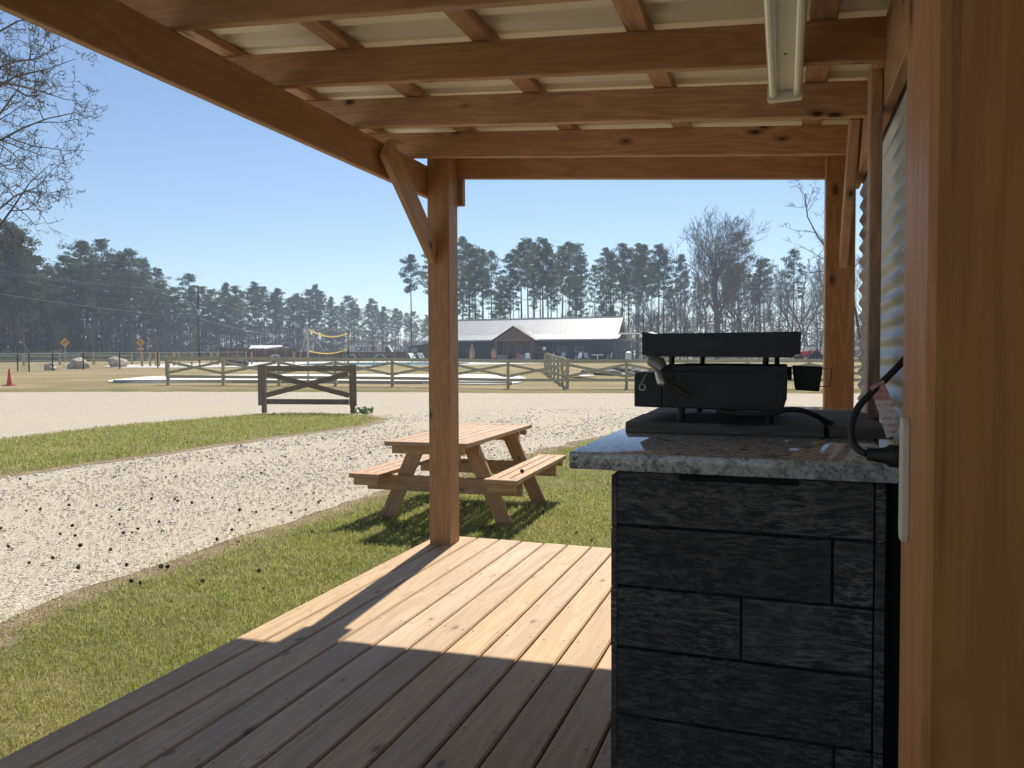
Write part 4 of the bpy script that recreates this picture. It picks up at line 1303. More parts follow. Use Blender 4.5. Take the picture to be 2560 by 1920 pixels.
# drum barrel / heater
q = spot(1571, 80); b_ = empty('metal_bin', q); tag(b_, 'ribbed grey metal bin on the patio left of the griddle', 'bin')
MB().lathe([(.30, 0), (.30, .18), (.32, .2), (.30, .22), (.30, .45), (.32, .47), (.30, .49), (.30, .75), (.32, .77), (.30, .79), (.30, .95)], q, 18).build('bin_body', M['steel'], b_, q, smooth=True)
MB().lathe([(.33, .95), (.33, .99), (.1, 1.06)], q, 18).build('bin_lid', M['steel'], b_, q, smooth=True)
q = spot(1384, 78); b_ = empty('planter', q); tag(b_, 'square green planter with a short upright plant in front of the lodge', 'planter')
MB().prism([(-.24, 0), (.24, 0), (.30, .5), (-.30, .5)], -.27, .27, 'y').build('planter_box', flat('planter_green', (.22, .27, .22), .7), b_)
bpy.data.objects['planter_box'].location = (0, 0, 0)
MB().tube([q + Vector((0, 0, .45)), q + Vector((.02, 0, .8)), q + Vector((.0, .03, 1.05))], [.06, .08, .02], 6).build('plant', flat('dry_leaf', (.35, .33, .2), .8), b_, q)
q = spot(1362, 72); b_ = empty('notice_post', q); tag(b_, 'timber post with a small white notice in front of the lodge', 'sign')
MB().box(q.x - .08, q.x + .08, q.y - .08, q.y + .08, q.z, q.z + 1.25).build('post', M['lodge'], b_, q)
MB().box(q.x - .14, q.x + .14, q.y - .11, q.y - .085, q.z + 1.25, q.z + 1.55).build('notice', flat('notice_white', (.75, .72, .68), .6), b_, q)
# small red tractor
q = spot(2024, 76)
tc = empty('tractor', q, None, rad(15)); tag(tc, 'small red tractor seen between the griddle and the right post', 'tractor')
def tpart(mb, name, mat, sm=False):
    o = bpy.data.objects.new(name, mb.mesh(name, mat, sm)); COL.objects.link(o); o.parent = tc
red = flat('tractor_red', (.52, .035, .03), .35, 0, .06); 
tpart(MB().prism([(-1.35, .55), (-.1, .55), (-.1, 1.05), (-1.2, 1.0), (-1.35, .9)], -.33, .33, 'y'), 'hood', red)
tpart(MB().box(-.1, .8, -.4, .4, .45, .75), 'chassis', M['dark_steel'])
for y in (-.62, .62): tpart(MB().prism([(-.05, .8), (.1, 1.1), (.7, 1.1), (.95, .75), (.85, .75), (.65, 1.02), (.15, 1.02), (.05, .8)], y - .16, y + .16, 'y'), 'fender', red)
tpart(MB().prism([(.25, .75), (.65, .75), (.75, 1.3), (.66, 1.3), (.55, .85), (.25, .85)], -.25, .25, 'y'), 'seat', M['rubber'])
for x, r_, yy in ((.45, .52, .62), (-1.05, .32, .5)):
    for s_ in (-1, 1):
        tpart(MB().tube([(x, s_ * yy - .12, r_), (x, s_ * yy + .12, r_)], r_, 18), 'wheel', M['rubber'])
tpart(MB().tube([(.85, -.5, .75), (.85, -.5, 2.1), (.85, .5, 2.1), (.85, .5, .75)], .04, 6), 'roll_bar', M['dark_steel'])
tpart(MB().tube([(0, 0, 1.0), (.22, 0, 1.28)], .02, 6), 'steering_column', M['dark_steel'])
# white pickup bed / trailer glimpsed beside it
q = spot(2046, 92)
tl = empty('utility_trailer', q, None, rad(20)); tag(tl, 'white box trailer with ramp just left of the right post', 'trailer')
def lpart(mb, name, mat):
    o = bpy.data.objects.new(name, mb.mesh(name, mat)); COL.objects.link(o); o.parent = tl
lpart(MB().box(-1.4, 1.4, -.8, .8, .55, 1.55), 'box', wh)
lpart(MB().prism([(1.4, .6), (2.6, .05), (2.6, .12), (1.4, .68)], -.7, .7, 'y'), 'ramp', M['steel'])
for s_ in (-1, 1): lpart(MB().tube([(.2, s_ * .85 - .1, .32), (.2, s_ * .85 + .1, .32)], .32, 16), 'wheel', M['rubber'])

# ------------------------------------------------------------------ privacy fence, pale posts, split rails
pv = [spot(548, 96), spot(640, 97), spot(740, 98), spot(860, 99), spot(960, 100), spot(1075, 101)]
pf = empty('privacy_fence', pv[0]); tag(pf, 'brown board privacy fence behind the pool', 'fence')
bd_ = MB(); random.seed(3)
for a, b in zip(pv, pv[1:]):
    d = b - a; n_ = int(d.length / .145); d_ = d.normalized(); nn = Vector((-d_.y, d_.x, 0))
    for k in range(n_):
        p = a + d * (k + .06) / n_; q = a + d * (k + .95) / n_; h = (1.70 if a is pv[0] or a is pv[1] else 1.22) + random.uniform(-.03, .03)
        if (a is pv[1]) and k > n_ * .3: h += .16 * math.sin(min(1, (k / n_ - .3) * 2) * 3.1416)
        v = [p, q, q + nn * .02, p + nn * .02]
        bd_.add([x_ + Vector((0, 0, -.05)) for x_ in v] + [x_ + Vector((0, 0, h)) for x_ in v], [(0, 1, 5, 4), (1, 2, 6, 5), (2, 3, 7, 6), (3, 0, 4, 7), (4, 5, 6, 7)])
    for zz in (.35, 1.05):
        lumber('rail', a + Vector((0, 0, zz)) - nn * .03, b + Vector((0, 0, zz)) - nn * .03, .04, .09, M['privacy'], pf)
    for k in range(4):
        p = a + d * k / 4 - nn * .09
        lumber('post', p, p + Vector((0, 0, 1.62 if a is pv[0] or a is pv[1] else 1.18)), .09, .09, M['pale_post'], pf, tuple(nn))
stuff(bd_.build('fence_boards', M['privacy'], pf, pv[0]))
for px, D_ in ((356, 64), (376, 65), (390, 66), (398, 64), (436, 67), (448, 66), (480, 70), (529, 70), (545, 71), (614, 72), (630, 74), (735, 78), (1178, 80)):
    q = spot(px, D_)
    o = lumber('timber_post', q - Vector((0, 0, .1)), q + Vector((0, 0, 1.2)), .13, .13, M['pale_post'], None, (0, 1, 0))
    tag(o, 'pale square timber post standing at the edge of the pool patio', 'post', 'pale posts round the pool patio')
sr = [spot(-200, 72), spot(-60, 73), spot(60, 74), spot(150, 75), spot(235, 76), spot(330, 77)]
sf = empty('split_rail_fence', sr[2]); tag(sf, 'grey split rail fence behind the boulders below the wood', 'fence')
for q in sr: lumber('post', q - Vector((0, 0, .1)), q + Vector((0, 0, 1.1)), .14, .14, M['fence'], sf, (0, 1, 0))
for a, b in zip(sr, sr[1:]):
    for zz in (.45, .9): lumber('rail', a + Vector((0, 0, zz)), b + Vector((0, 0, zz + random.uniform(-.08, .05))), .09, .12, M['fence'], sf)
q = spot(592, 66)
rock('mulch_mound', q, .8, flat('dark_mulch', (.05, .045, .04), .95, 0, .3, 5), 77, 'low dark mound behind the rail fence left of the net', None, (1.35, 1, .75))['category'] = 'mound'

# ------------------------------------------------------------------ delivery truck
q = spot(861, 140)
tk = empty('delivery_truck', q, None, math.atan2(LD.y, LD.x)); tag(tk, 'white delivery truck with dark lettering parked behind the privacy fence', 'truck')
def kpart(mb, name, mat, parent=None, sm=False):
    o = bpy.data.objects.new(name, mb.mesh(name, mat, sm)); COL.objects.link(o); o.parent = parent or tk; return o
tw_ = flat('truck_white', (.62, .63, .64), .4, 0, .04)
kpart(MB().prism([(0, .7), (7.2, .7), (7.2, 2.85), (.35, 2.85), (0, 2.75)], 0, 2.3, 'y'), 'cargo_box', tw_)
cab_ = kpart(MB().prism([(7.25, .5), (9.1, .5), (9.1, 1.25), (8.75, 1.45), (7.95, 2.8), (7.25, 2.85)], .05, 2.25, 'y'), 'cab', tw_)
kpart(MB().prism([(7.45, 1.5), (8.55, 1.5), (7.9, 2.5), (7.45, 2.5)], .03, .045, 'y'), 'side_window', flat('truck_glass', (.03, .035, .04), .1), cab_)
kpart(MB().box(0, 8.9, .3, 2.0, .45, .69), 'chassis', M['dark_steel'])
for x in (1.3, 6.0, 8.2):
    for y in (.15, 2.1): kpart(MB().tube([(x, y - .14, .48), (x, y + .14, .48)], .48, 18), 'wheel', M['rubber'])
cu = bpy.data.curves.new('lettering', 'FONT'); cu.body = 'CiNTAS'; cu.size = 1.15; cu.extrude = .01; cu.offset = .02; cu.space_character = 1.0
to = bpy.data.objects.new('lettering_curve', cu); COL.objects.link(to)
me = bpy.data.meshes.new_from_object(to); bpy.data.objects.remove(to)
me.materials.clear(); me.materials.append(flat('letter_dark', (.04, .045, .06), .5))
lt = bpy.data.objects.new('lettering', me); COL.objects.link(lt); lt.parent = tk
lt.location = (2.0, -.014, 1.72); lt.rotation_euler = (rad(90), 0, 0)

# ------------------------------------------------------------------ little kiosk with white roof, purple sign
q = spot(622, 100)
ks = empty('kiosk', q, None, math.atan2(LD.y, LD.x)); tag(ks, 'small open shelter with white roof beyond the privacy fence', 'shelter')
def spart(mb, name, mat):
    o = bpy.data.objects.new(name, mb.mesh(name, mat)); COL.objects.link(o); o.parent = ks; return o
spart(MB().prism([(-.2, 1.62), (1.3, 2.15), (2.8, 1.62), (2.8, 1.56), (1.3, 2.08), (-.2, 1.56)], 0, 4.0, 'x'), 'roof', flat('white_roof', (.72, .72, .70), .5, .0, .04))
for x in (.15, 3.85):
    for y in (0, 2.4): spart(MB().box(x - .07, x + .07, y, y + .14, -.1, 1.60), 'post', M['pale_post'])
q = spot(718, 108)
ps = empty('purple_sign', q, None, math.atan2(LD.y, LD.x)); tag(ps, 'small purple sign on two legs beyond the pool', 'sign')
def ppart(mb, name, mat):
    o = bpy.data.objects.new(name, mb.mesh(name, mat)); COL.objects.link(o); o.parent = ps; return o
ppart(MB().prism([(-.55, 1.75), (.55, 1.75), (.55, 2.25), (.3, 2.45), (-.3, 2.45), (-.55, 2.25)], -.04, .04, 'y'), 'board', flat('sign_purple', (.16, .09, .26), .6))
ppart(MB().box(-.4, .4, -.045, -.041, 1.83, 2.0), 'pale_strip', flat('sign_strip', (.6, .58, .62), .6))
for x in (-.45, .45): ppart(MB().box(x - .04, x + .04, -.03, .03, -.1, 1.75), 'leg', M['dark_steel'])
q = spot(946, 93)
hg = empty('pole_shelter', q, None, math.atan2(LD.y, LD.x)); tag(hg, 'flat topped timber frame standing in front of the white truck', 'frame')
for x, nm in ((-.55, 'post'), (.55, 'post')):
    o = bpy.data.objects.new(nm, MB().box(x - .08, x + .08, -.08, .08, -.1, 2.45).mesh(nm, M['lodge'])); COL.objects.link(o); o.parent = hg
o = bpy.data.objects.new('top', MB().prism([(-.8, 2.55), (.8, 2.46), (.8, 2.56), (-.8, 2.66)], -.5, .5, 'y').mesh('top', M['fence'])); COL.objects.link(o); o.parent = hg

# ------------------------------------------------------------------ road signs
M['sign_y'] = flat('sign_yellow', (.68, .36, .045), .45, 0, .06)
M['sign_b'] = flat('sign_black', (.012, .012, .012), .5)
def road_sign(px, D_, zc, side, label, symbol, plaque=False):
    q = spot(px, D_)
    t_ = empty('road_sign', q, None, math.atan2(LD.y, LD.x)); tag(t_, label, 'road sign')
    def part(mb, name, mat, parent=None):
        o = bpy.data.objects.new(name, mb.mesh(name, mat)); COL.objects.link(o); o.parent = parent or t_; return o
    h = side / math.sqrt(2)
    part(MB().box(-.03, .03, .0, .04, -.1, zc + .1), 'pole', M['steel'])
    c = .06
    face = part(MB().prism([(-h, zc), (-h + c, zc - c), (-c, zc - h + c), (0, zc - h), (c, zc - h + c), (h - c, zc - c), (h, zc), (h - c, zc + c), (c, zc + h - c), (0, zc + h), (-c, zc + h - c), (-h + c, zc + c)], -.012, -.001, 'y'), 'sign_face', M['sign_y'])
    bd2 = MB()
    for poly in symbol:
        bd2.prism([(x * h, zc + z * h) for x, z in poly], -.0175, -.0135, 'y')
    part(bd2, 'symbol', M['sign_b'], face)
    if plaque:
        part(MB().box(-.42, .42, -.012, -.001, zc - h - .42, zc - h - .12), 'plaque', M['sign_y'])
curve_sym = [[(-.30, -.48), (-.14, -.50), (-.13, -.15), (-.02, .05), (.12, .14), (.06, .27), (-.12, .17), (-.27, -.02)], [(.02, .40), (.14, .02), (.38, .28)]]
side_sym = [[(.02, -.52), (.17, -.52), (.17, .52), (.02, .52)], [(.02, -.10), (-.20, -.10), (-.20, -.24), (-.46, 0), (-.20, .24), (-.20, .10), (.02, .10)]]
road_sign(164, 88, 2.35, .80, 'yellow diamond road sign with a right curve arrow, left of the two', curve_sym)
road_sign(353, 100, 2.55, .78, 'yellow diamond road sign with a side road arrow and a plaque below', side_sym, True)

# ------------------------------------------------------------------ utility poles and wires
def pole(px, D_, h, label):
    q = spot(px, D_)
    t_ = empty('utility_pole', q); tag(t_, label, 'utility pole')
    MB().tube([q - Vector((0, 0, .3)), q + Vector((.05, 0, h))], [.16, .11], 10).build('shaft', M['pole'], t_, q, smooth=True)
    cr = r2 * .95 + f2 * .3
    MB().tube([q + cr * -1 + Vector((0, 0, h - .9)), q + cr + Vector((0, 0, h - .9))], .06, 4).build('cross_arm', M['pole'], t_, q)
    for s_ in (-.95, -.35, .4, .95):
        p = q + cr * s_ + Vector((0, 0, h - .86))
        MB().tube([p, p + Vector((0, 0, .16))], .04, 6).build('insulator', M['steel'], t_, p)
    p = q - f2 * .3 + r2 * .25 + Vector((0, 0, h - 4.2))
    MB().tube([p, p + Vector((0, 0, .8))], .2, 10).build('transformer', M['steel'], t_, p)
    return q, h, cr
p1 = pole(498, 112, 10.9, 'tall timber utility pole with cross arm in front of the left wood')
p2 = pole(-600, 60, 11.5, 'timber utility pole beyond the left edge carrying the near wires')
p3 = pole(735, 190, 10.5, 'distant timber utility pole at the end of the wires')
def wire(a, b, dz0, dz1, sagz, r_, lab):
    pts = []
    for k in range(25):
        t = k / 24
        q = a.lerp(b, t); pts.append(Vector((q.x, q.y, q.z)) + Vector((0, 0, dz0 * (1 - t) + dz1 * t - sagz * 4 * t * (1 - t))))
    o = MB().tube(pts, r_, 4, False).build('power_line', flat('pale_wire', (.32, .33, .34), .5, .3), None, a)
    tag(o, lab, 'wire', 'power lines strung between the utility poles')
for (q0, h0, c0_), (q1, h1, c1_), nm in ((p2, p1, 'power line crossing in front of the left wood'), (p1, p3, 'power line running on behind the volleyball net')):
    for s_ in (-.95, .95):
        wire(q0 + c0_ * s_, q1 + c1_ * s_, h0 - .7, h1 - .7, .9, .016, nm)
    wire(q0, q1, h0 - (2.4 if q0 is p2[0] else 4.6), h1 - 4.6, .6, .032, nm)

# ------------------------------------------------------------------ sweetgum balls on the drive
balls = [(-6.15,4.59),(-8.09,6.36),(-6.81,5.80),(-6.51,5.55),(-6.59,5.31),(-6.66,5.22),(-6.25,5.63),(-5.86,5.53),(-5.68,5.27),(-5.67,4.86),(-5.50,4.60),(-5.34,4.60),(-5.00,4.35),(-4.69,4.34),(-4.88,4.02),(-6.02,6.08),(-5.79,6.15),(-5.67,6.06),(-5.47,6.32),(-5.46,6.02),(-6.96,7.26),(-6.88,7.33),(-4.99,4.83),(-5.03,4.78),(-5.05,4.95),(-5.10,5.23),(-5.34,5.04),(-4.23,4.04),(-4.00,4.11),(-3.95,4.12),(-3.92,3.78),(-3.83,3.77),(-3.48,3.92),(-3.29,4.23),(-4.28,5.17),(-4.26,5.37),(-4.16,4.85),(-3.97,4.86),(-4.57,5.85),(-4.51,6.01),(-4.24,5.92),(-4.20,6.09),(-4.28,6.42),(-5.07,7.03),(-6.20,8.11),(-6.08,7.89),(-6.79,8.49),(-7.18,8.49),(-7.87,9.00),(-8.37,10.25),(-8.39,10.38),(-8.33,10.32),(-8.18,10.91),(-8.17,11.20),(-8.04,10.18),(-8.34,8.06),(-8.17,8.10),(-8.50,6.60),(-4.64,6.87),(-4.48,3.88),(-3.63,5.35),(-4.92,3.87),(-5.50,4.16),(-4.77,5.87),(-6.66,10.09),(-5.87,9.61),(-5.84,10.13),(-5.29,9.91),(-5.23,9.95),(-7.71,11.71),(-7.65,13.03),(-7.03,12.51),(-6.93,11.47),(-4.25,11.04),(-2.17,7.85),(-1.40,5.78),(-1.58,6.01),(-6.06,17.98),(-4.44,17.42)]
def ball_mesh():
    bm = bmesh.new(); bmesh.ops.create_icosphere(bm, subdivisions=2, radius=1)
    random.seed(9)
    for v in bm.verts: v.co *= random.choice((.78, 1.0, 1.14))
    mb = MB().add([v.co[:] for v in bm.verts], [[v.index for v in f.verts] for f in bm.faces]); bm.free()
    return mb.mesh('sweetgum_ball', flat('dark_seed_ball', (.035, .028, .022), .9, 0, .3, 5))
bme = ball_mesh()
for k, (x, y) in enumerate(balls):
    o = bpy.data.objects.new('sweetgum_ball', bme); COL.objects.link(o)
    s_ = random.uniform(.010, .016)
    o.scale = (s_, s_, s_ * random.uniform(.85, 1)); o.rotation_euler = (random.uniform(0, 6), random.uniform(0, 6), random.uniform(0, 6))
    o.location = (x, y, s_ * .8 + (.016 if x < -4.05 else .006))
    wh_ = 'on the lawn past the deck' if x > -3.4 else 'along the lawn edge of the gravel' if x > -4.5 and y < 8 else 'on the far gravel beyond the picnic table' if y > 9.3 else 'on the near gravel left of the deck' if y < 5.2 else 'on the gravel beside the grass strip' if x < -7.5 else 'in the middle of the near gravel lane'
    tag(o, 'small dark round seed ball ' + wh_, 'seed ball', 'fallen seed balls on the drive and lawn')
o = bpy.data.objects.new('sweetgum_ball', bme); COL.objects.link(o); o.scale = (.018,) * 3; o.location = (-2.135, 6.28, .452)
tag(o, 'single dark seed ball lying on the right picnic bench', 'seed ball')
# leafy weed at the tip of the grass strip
wd = empty('weed', (-10.15, 17.3, .03)); tag(wd, 'leafy green weed beside the dark fence panel', 'weed')
wm = MB(); random.seed(21)
for k in range(90):
    a_ = random.uniform(0, 6.28); r_ = random.uniform(0, .30); h_ = random.uniform(.01, .15)
    c = Vector((-10.15 + r_ * math.cos(a_), 17.3 + r_ * .5 * math.sin(a_), .03 + h_)); d1 = Vector((random.uniform(-1, 1), random.uniform(-1, 1), random.uniform(-.3, 1))).normalized() * .06; d2 = d1.orthogonal().normalized() * .025
    wm.add([c - d1, c + d2, c + d1, c - d2], [(0, 1, 2, 3)])
wm.build('leaves', flat('weed_green', (.16, .25, .08), .6), wd, (-10.15, 17.3, .03))

# ------------------------------------------------------------------ trees
def leaf_mat(name, c, tr_c, amt=.3, var=.35):
    t = NT(name)
    nz = t.noise(t.co(), 1.1, 4, .6)
    rr = t.rnd()
    col = t.mix(t.ramp(nz, .3, .7), tuple(x * (1 - var) for x in c), tuple(x * (1 + var) for x in c))
    col = t.mix(t.math('MULTIPLY', rr, .35), col, tuple(x * .6 for x in c))
    t.P(Base_Color=col, Roughness=.7)
    t.p.inputs['Specular IOR Level'].default_value = .2
    tl_ = t.n('BsdfTranslucent'); t.set(tl_.inputs[0], tr_c)
    mx = t.n('MixShader'); mx.inputs[0].default_value = amt
    t.t.links.new(t.p.outputs[0], mx.inputs[1]); t.t.links.new(tl_.outputs[0], mx.inputs[2])
    t.t.links.new(mx.outputs[0], t.out.inputs['Surface'])
    return t.m
M['needle'] = leaf_mat('pine_needles', (.052, .072, .036), (.12, .15, .05))
M['bark'] = flat('pine_bark', (.095, .07, .055), .95, 0, .3, 2)
M['twig'] = flat('bare_twig', (.13, .105, .09), .95, 0, .25, 2)
M['brush'] = leaf_mat('winter_brush', (.085, .068, .048), (.12, .10, .06), .2)

def clumps(cs, rs, per, size, rg):
    """needle tufts: little triangles spread through each flattened ball"""
    cs = np.asarray(cs); rs = np.asarray(rs); n = len(cs)
    d = rg.normal(size=(n, per, 3)); d /= np.linalg.norm(d, axis=2, keepdims=True)
    d *= rg.uniform(.25, 1, (n, per, 1)) ** .5
    c = cs[:, None, :] + d * rs[:, None, None] * np.array([1, 1, .62])
    c = c.reshape(-1, 3); m = len(c)
    a = rg.normal(size=(m, 3)); a /= np.linalg.norm(a, axis=1, keepdims=True)
    b = np.cross(a, rg.normal(size=(m, 3))); b /= np.linalg.norm(b, axis=1, keepdims=True) + 1e-9
    s_ = rg.uniform(.6, 1.3, (m, 1)) * size
    V = np.stack([c + a * s_, c - a * s_ * .5 + b * s_ * .55, c - a * s_ * .5 - b * s_ * .55], 1).reshape(-1, 3)
    return V, np.arange(m * 3).reshape(-1, 3)

def pine_proto(seed, h, cb, wid, nb=46, dead=6):
    rg = np.random.default_rng(seed); random.seed(seed)
    root = empty('pine_tree', (0, 0, 0))
    tm = MB()
    bx, by = rg.uniform(-.5, .5, 2)
    def ax(t): return Vector((bx * math.sin(t * 2.2), by * math.sin(t * 1.7), h * t))
    tm.tube([ax(k / 9) - (Vector((0, 0, .5)) if k == 0 else Vector()) for k in range(10)], [h * .0105 * (1 - .86 * k / 9) for k in range(10)], 7, False)
    cs, rs = [], []
    for i in range(nb):
        t = cb + (1 - cb) * ((i + rg.uniform(0, 1)) / nb) ** .85
        u = (t - cb) / (1 - cb)
        L = wid * (.42 + .8 * math.sin(math.pi * min(1, (u * .82 + .18))) ** .8) * rg.uniform(.55, 1.1)
        if u > .85: L *= .6
        a = i * 2.4 + rg.uniform(-.6, .6)
        p0 = ax(min(t, .985)); rise = rg.uniform(-.05, .5)
        p1 = p0 + Vector((math.cos(a) * L * .55, math.sin(a) * L * .55, rise * L * .25)); p2 = p0 + Vector((math.cos(a) * L, math.sin(a) * L, rise * L * .75))
        tm.tube([p0, p1, p2], [.055, .035, .012], 3, False)
        for k in range(int(rg.integers(3, 6))):
            w_ = rg.uniform(.4, 1.05); q = p0.lerp(p2, w_)
            cs.append((q.x + rg.normal(0, .3), q.y + rg.normal(0, .3), q.z + rg.uniform(-.1, .45))); rs.append(rg.uniform(.42, .88))
    for i in range(dead):
        t = rg.uniform(cb * .45, cb); a = rg.uniform(0, 6.28); L = rg.uniform(.8, 2.2); p0 = ax(t)
        tm.tube([p0, p0 + Vector((math.cos(a) * L, math.sin(a) * L, rg.uniform(-.3, .4)))], [.035, .01], 3, False)
    V, Fi = clumps(cs, rs, 40, .17, rg)
    o = bpy.data.objects.new('trunk', tm.mesh('trunk', M['bark'], True)); COL.objects.link(o); o.parent = root
    c = bpy.data.objects.new('crown', fast_mesh('crown', V, Fi, 3, M['needle'])); COL.objects.link(c); c.parent = root
    return root

def bare_mesh(seed, h, spread, levels, kids, r0, n0=6, start=.3, tip=.012, gn=.16, cone=.75, rise=.35, segs=4):
    random.seed(seed)
    mb = MB()
    def grow(p, d, L, r_, lev):
        n_ = segs if lev > 0 else 7
        pts = [p]; rs = [r_]; q = p; dd = d.copy()
        for k in range(n_):
            dd = (dd + Vector((random.gauss(0, gn), random.gauss(0, gn), random.gauss(0, gn) + (rise * .12 if lev else 0)))).normalized()
            q = q + dd * (L / n_)
            pts.append(q); rs.append(max(tip * .4, r_ * (1 - (.72 if lev == 0 else .92) * (k + 1) / n_)))
        mb.tube(pts, rs, n0 if lev == 0 else (4 if lev == 1 else 3), False)
        if lev >= levels: return
        for k in range(kids[lev]):
            t = random.uniform(start if lev == 0 else .18, 1.0) * n_
            i = min(int(t), n_ - 1); b = pts[i].lerp(pts[i + 1], t - i)
            ax_ = (pts[i + 1] - pts[i]).normalized()
            sd = ax_.orthogonal().normalized(); sd.rotate(Matrix.Rotation(random.uniform(0, 6.283), 3, ax_))
            nd = (ax_ * (1 - cone * random.uniform(.6, 1.1)) + sd * cone * 1.1 + Vector((0, 0, rise * .35))).normalized()
            fr = (1 - .5 * t / n_)
            grow(b, nd, L * spread * random.uniform(.65, 1.1) * (fr if lev == 0 else .9 * fr + .1), max(tip, rs[i] * .55), lev + 1)
    grow(Vector((0, 0, -.3)), Vector((0, 0, 1)), h, r0, 0)
    return mb
def bare_proto(seed, h, spread, levels, kids, r0, **kw):
    root = empty('bare_tree', (0, 0, 0))
    mb = bare_mesh(seed, h, spread, levels, kids, r0, **kw)
    # first faces are the trunk tube, the rest are limbs
    nt = 7 * kw.get('n0', 6)
    tm = MB(); tm.v = mb.v[:8 * kw.get('n0', 6)]; tm.f = mb.f[:nt]; tm.mi = [0] * nt
    k0 = 8 * kw.get('n0', 6)
    cm = MB(); cm.v = mb.v[k0:]; cm.f = [tuple(i - k0 for i in f) for f in mb.f[nt:]]; cm.mi = [0] * len(cm.f)
    a = bpy.data.objects.new('trunk', tm.mesh('trunk', M['twig'], True)); COL.objects.link(a); a.parent = root
    V = np.array(cm.v); tri = np.array(cm.f)
    b = bpy.data.objects.new('crown', fast_mesh('crown', V, tri, 4, M['twig'])); COL.objects.link(b); b.parent = root
    return root

# tall sparse pines, dense pines with deep crowns, bare trees
tall = [pine_proto(100 + k, 24, c_, w_, 34, 9) for k, (c_, w_) in enumerate(((.58, 2.3), (.52, 2.7), (.63, 2.1), (.56, 2.5)))]
deep = [pine_proto(200 + k, 24, c_, w_, 52, 5) for k, (c_, w_) in enumerate(((.34, 3.1), (.42, 3.4), (.28, 2.8), (.45, 3.6)))]
bare = [bare_proto(300 + k, 15, .46, 3, (18, 9, 7), .19, tip=.02, cone=.5, rise=.8, gn=.09, start=.35) for k in range(4)]
used = set()
def plant(proto, pos, h, h0, label, cat, group, rz, wide=1.0):
    if proto.name in used:
        o = copy_tree(proto)
    else:
        o = proto; used.add(proto.name)
    s_ = h / h0
    o.location = pos; o.rotation_euler = (0, 0, rz); o.scale = (s_ * wide, s_ * wide, s_)
    tag(o, label, cat, group)
    return o
random.seed(77)
tops = [(-90, 520), (-40, 560), (30, 556), (60, 575), (100, 640), (128, 665), (165, 640), (215, 605), (258, 600), (305, 640), (330, 627), (365, 650), (400, 672), (440, 720), (480, 686), (530, 725), (568, 710), (592, 716), (640, 708), (697, 722), (745, 735), (790, 714), (830, 745), (870, 742), (930, 748), (960, 768), (992, 773), (1036, 781), (1070, 790)]
txs = [a for a, b in tops]; tys = [b for a, b in tops]
def Dl(px): return float(np.interp(px, [-100, 0, 260, 500, 750, 1060], [108, 118, 150, 190, 235, 300]))
GL = 'pines of the left wood'
def where_left(px):
    for lim, w in ((110, 'at the far left edge'), (255, 'behind the curve arrow sign'), (430, 'behind the side road sign'), (560, 'behind the utility pole'), (700, 'behind the white roofed shelter'), (830, 'behind the left pole of the net'), (960, 'behind the white truck')):
        if px < lim: return w
    return 'just left of the corner post'
def where_right(px):
    for lim, w in ((1150, 'just beside the corner post'), (1300, 'behind the left half of the lodge roof'), (1440, 'behind the lodge right of its porch gable'), (1600, 'at the right end of the lodge'), (1830, 'above the left half of the griddle')):
        if px < lim: return w
    return 'above the right end of the griddle'
for i, (px, ty) in enumerate(tops):
    D_ = Dl(px) + random.uniform(-3, 3); q = spot(px, D_)
    plant(random.choice(deep), q, (898 - ty) * D_ / 1925 + .2, 24, 'tall front pine of the left wood, ' + where_left(px), 'pine tree', GL, random.uniform(0, 6.28), random.uniform(.95, 1.2))
for i in range(78):
    px = -110 + 1190 * (i + random.random()) / 78
    D_ = Dl(px) + random.uniform(2, 34)
    ty = float(np.interp(px, txs, tys)) + random.uniform(8, 60) * (1 if px < 500 else .5)
    plant(random.choice(deep + tall), spot(px, D_), (898 - ty) * D_ / 1925 + .2, 24, 'lower pine deeper in the left wood, ' + where_left(px), 'pine tree', GL, random.uniform(0, 6.28), random.uniform(.85, 1.2))
for i in range(34):
    px = -100 + 1150 * (i + random.random()) / 34
    D_ = Dl(px) - random.uniform(1, 9)
    plant(random.choice(bare), spot(px, D_), random.uniform(6, 13) * (1 if px < 600 else .9), 20, 'thin bare tree before the left wood, ' + where_left(px), 'bare tree', 'bare trees along the edge of the left wood', random.uniform(0, 6.28), 1.1)
# right hand stand behind the lodge
c3 = lambda a, b: (1100 + a / 3.318, 500 + b / 3.318)
rtops = [c3(*p) for p in ((185, 320), (235, 375), (310, 405), (350, 420), (430, 440), (580, 460), (690, 370), (740, 335), (790, 370), (860, 335), (905, 380), (1010, 400), (1060, 365), (1120, 380), (1165, 470), (1370, 415), (1430, 450), (1510, 380), (1560, 420), (1640, 380), (1690, 390), (1810, 390), (1850, 430))] + [(1030, 640), (1080, 625), (1850, 585), (1978, 630), (1900, 655)]
GR = 'tall pines behind the lodge'
for (px, ty) in rtops:
    D_ = random.uniform(150, 178)
    plant(random.choice(tall), spot(px, D_), (896 - ty) * D_ / 1925 + .2, 24, 'tall slender pine with high crown ' + where_right(px), 'pine tree', GR, random.uniform(0, 6.28), random.uniform(.85, 1.1))
for i in range(30):
    px = 1120 + 800 * (i + random.random()) / 30
    D_ = random.uniform(165, 200); ty = random.uniform(640, 720)
    plant(random.choice(tall), spot(px, D_), (896 - ty) * D_ / 1925 + .2, 24, 'lower slender pine in the back row ' + where_right(px), 'pine tree', GR, random.uniform(0, 6.28), random.uniform(.7, 1.0))
for i in range(10):
    px = random.choice((1250, 1330, 1450, 1520, 1180, 1400)) + random.uniform(-25, 25); D_ = random.uniform(145, 165)
    plant(random.choice(deep), spot(px, D_), random.uniform(8, 13), 24, 'short young pine between the trunks ' + where_right(px), 'pine tree', 'young pines behind the lodge', random.uniform(0, 6.28), 1.1)
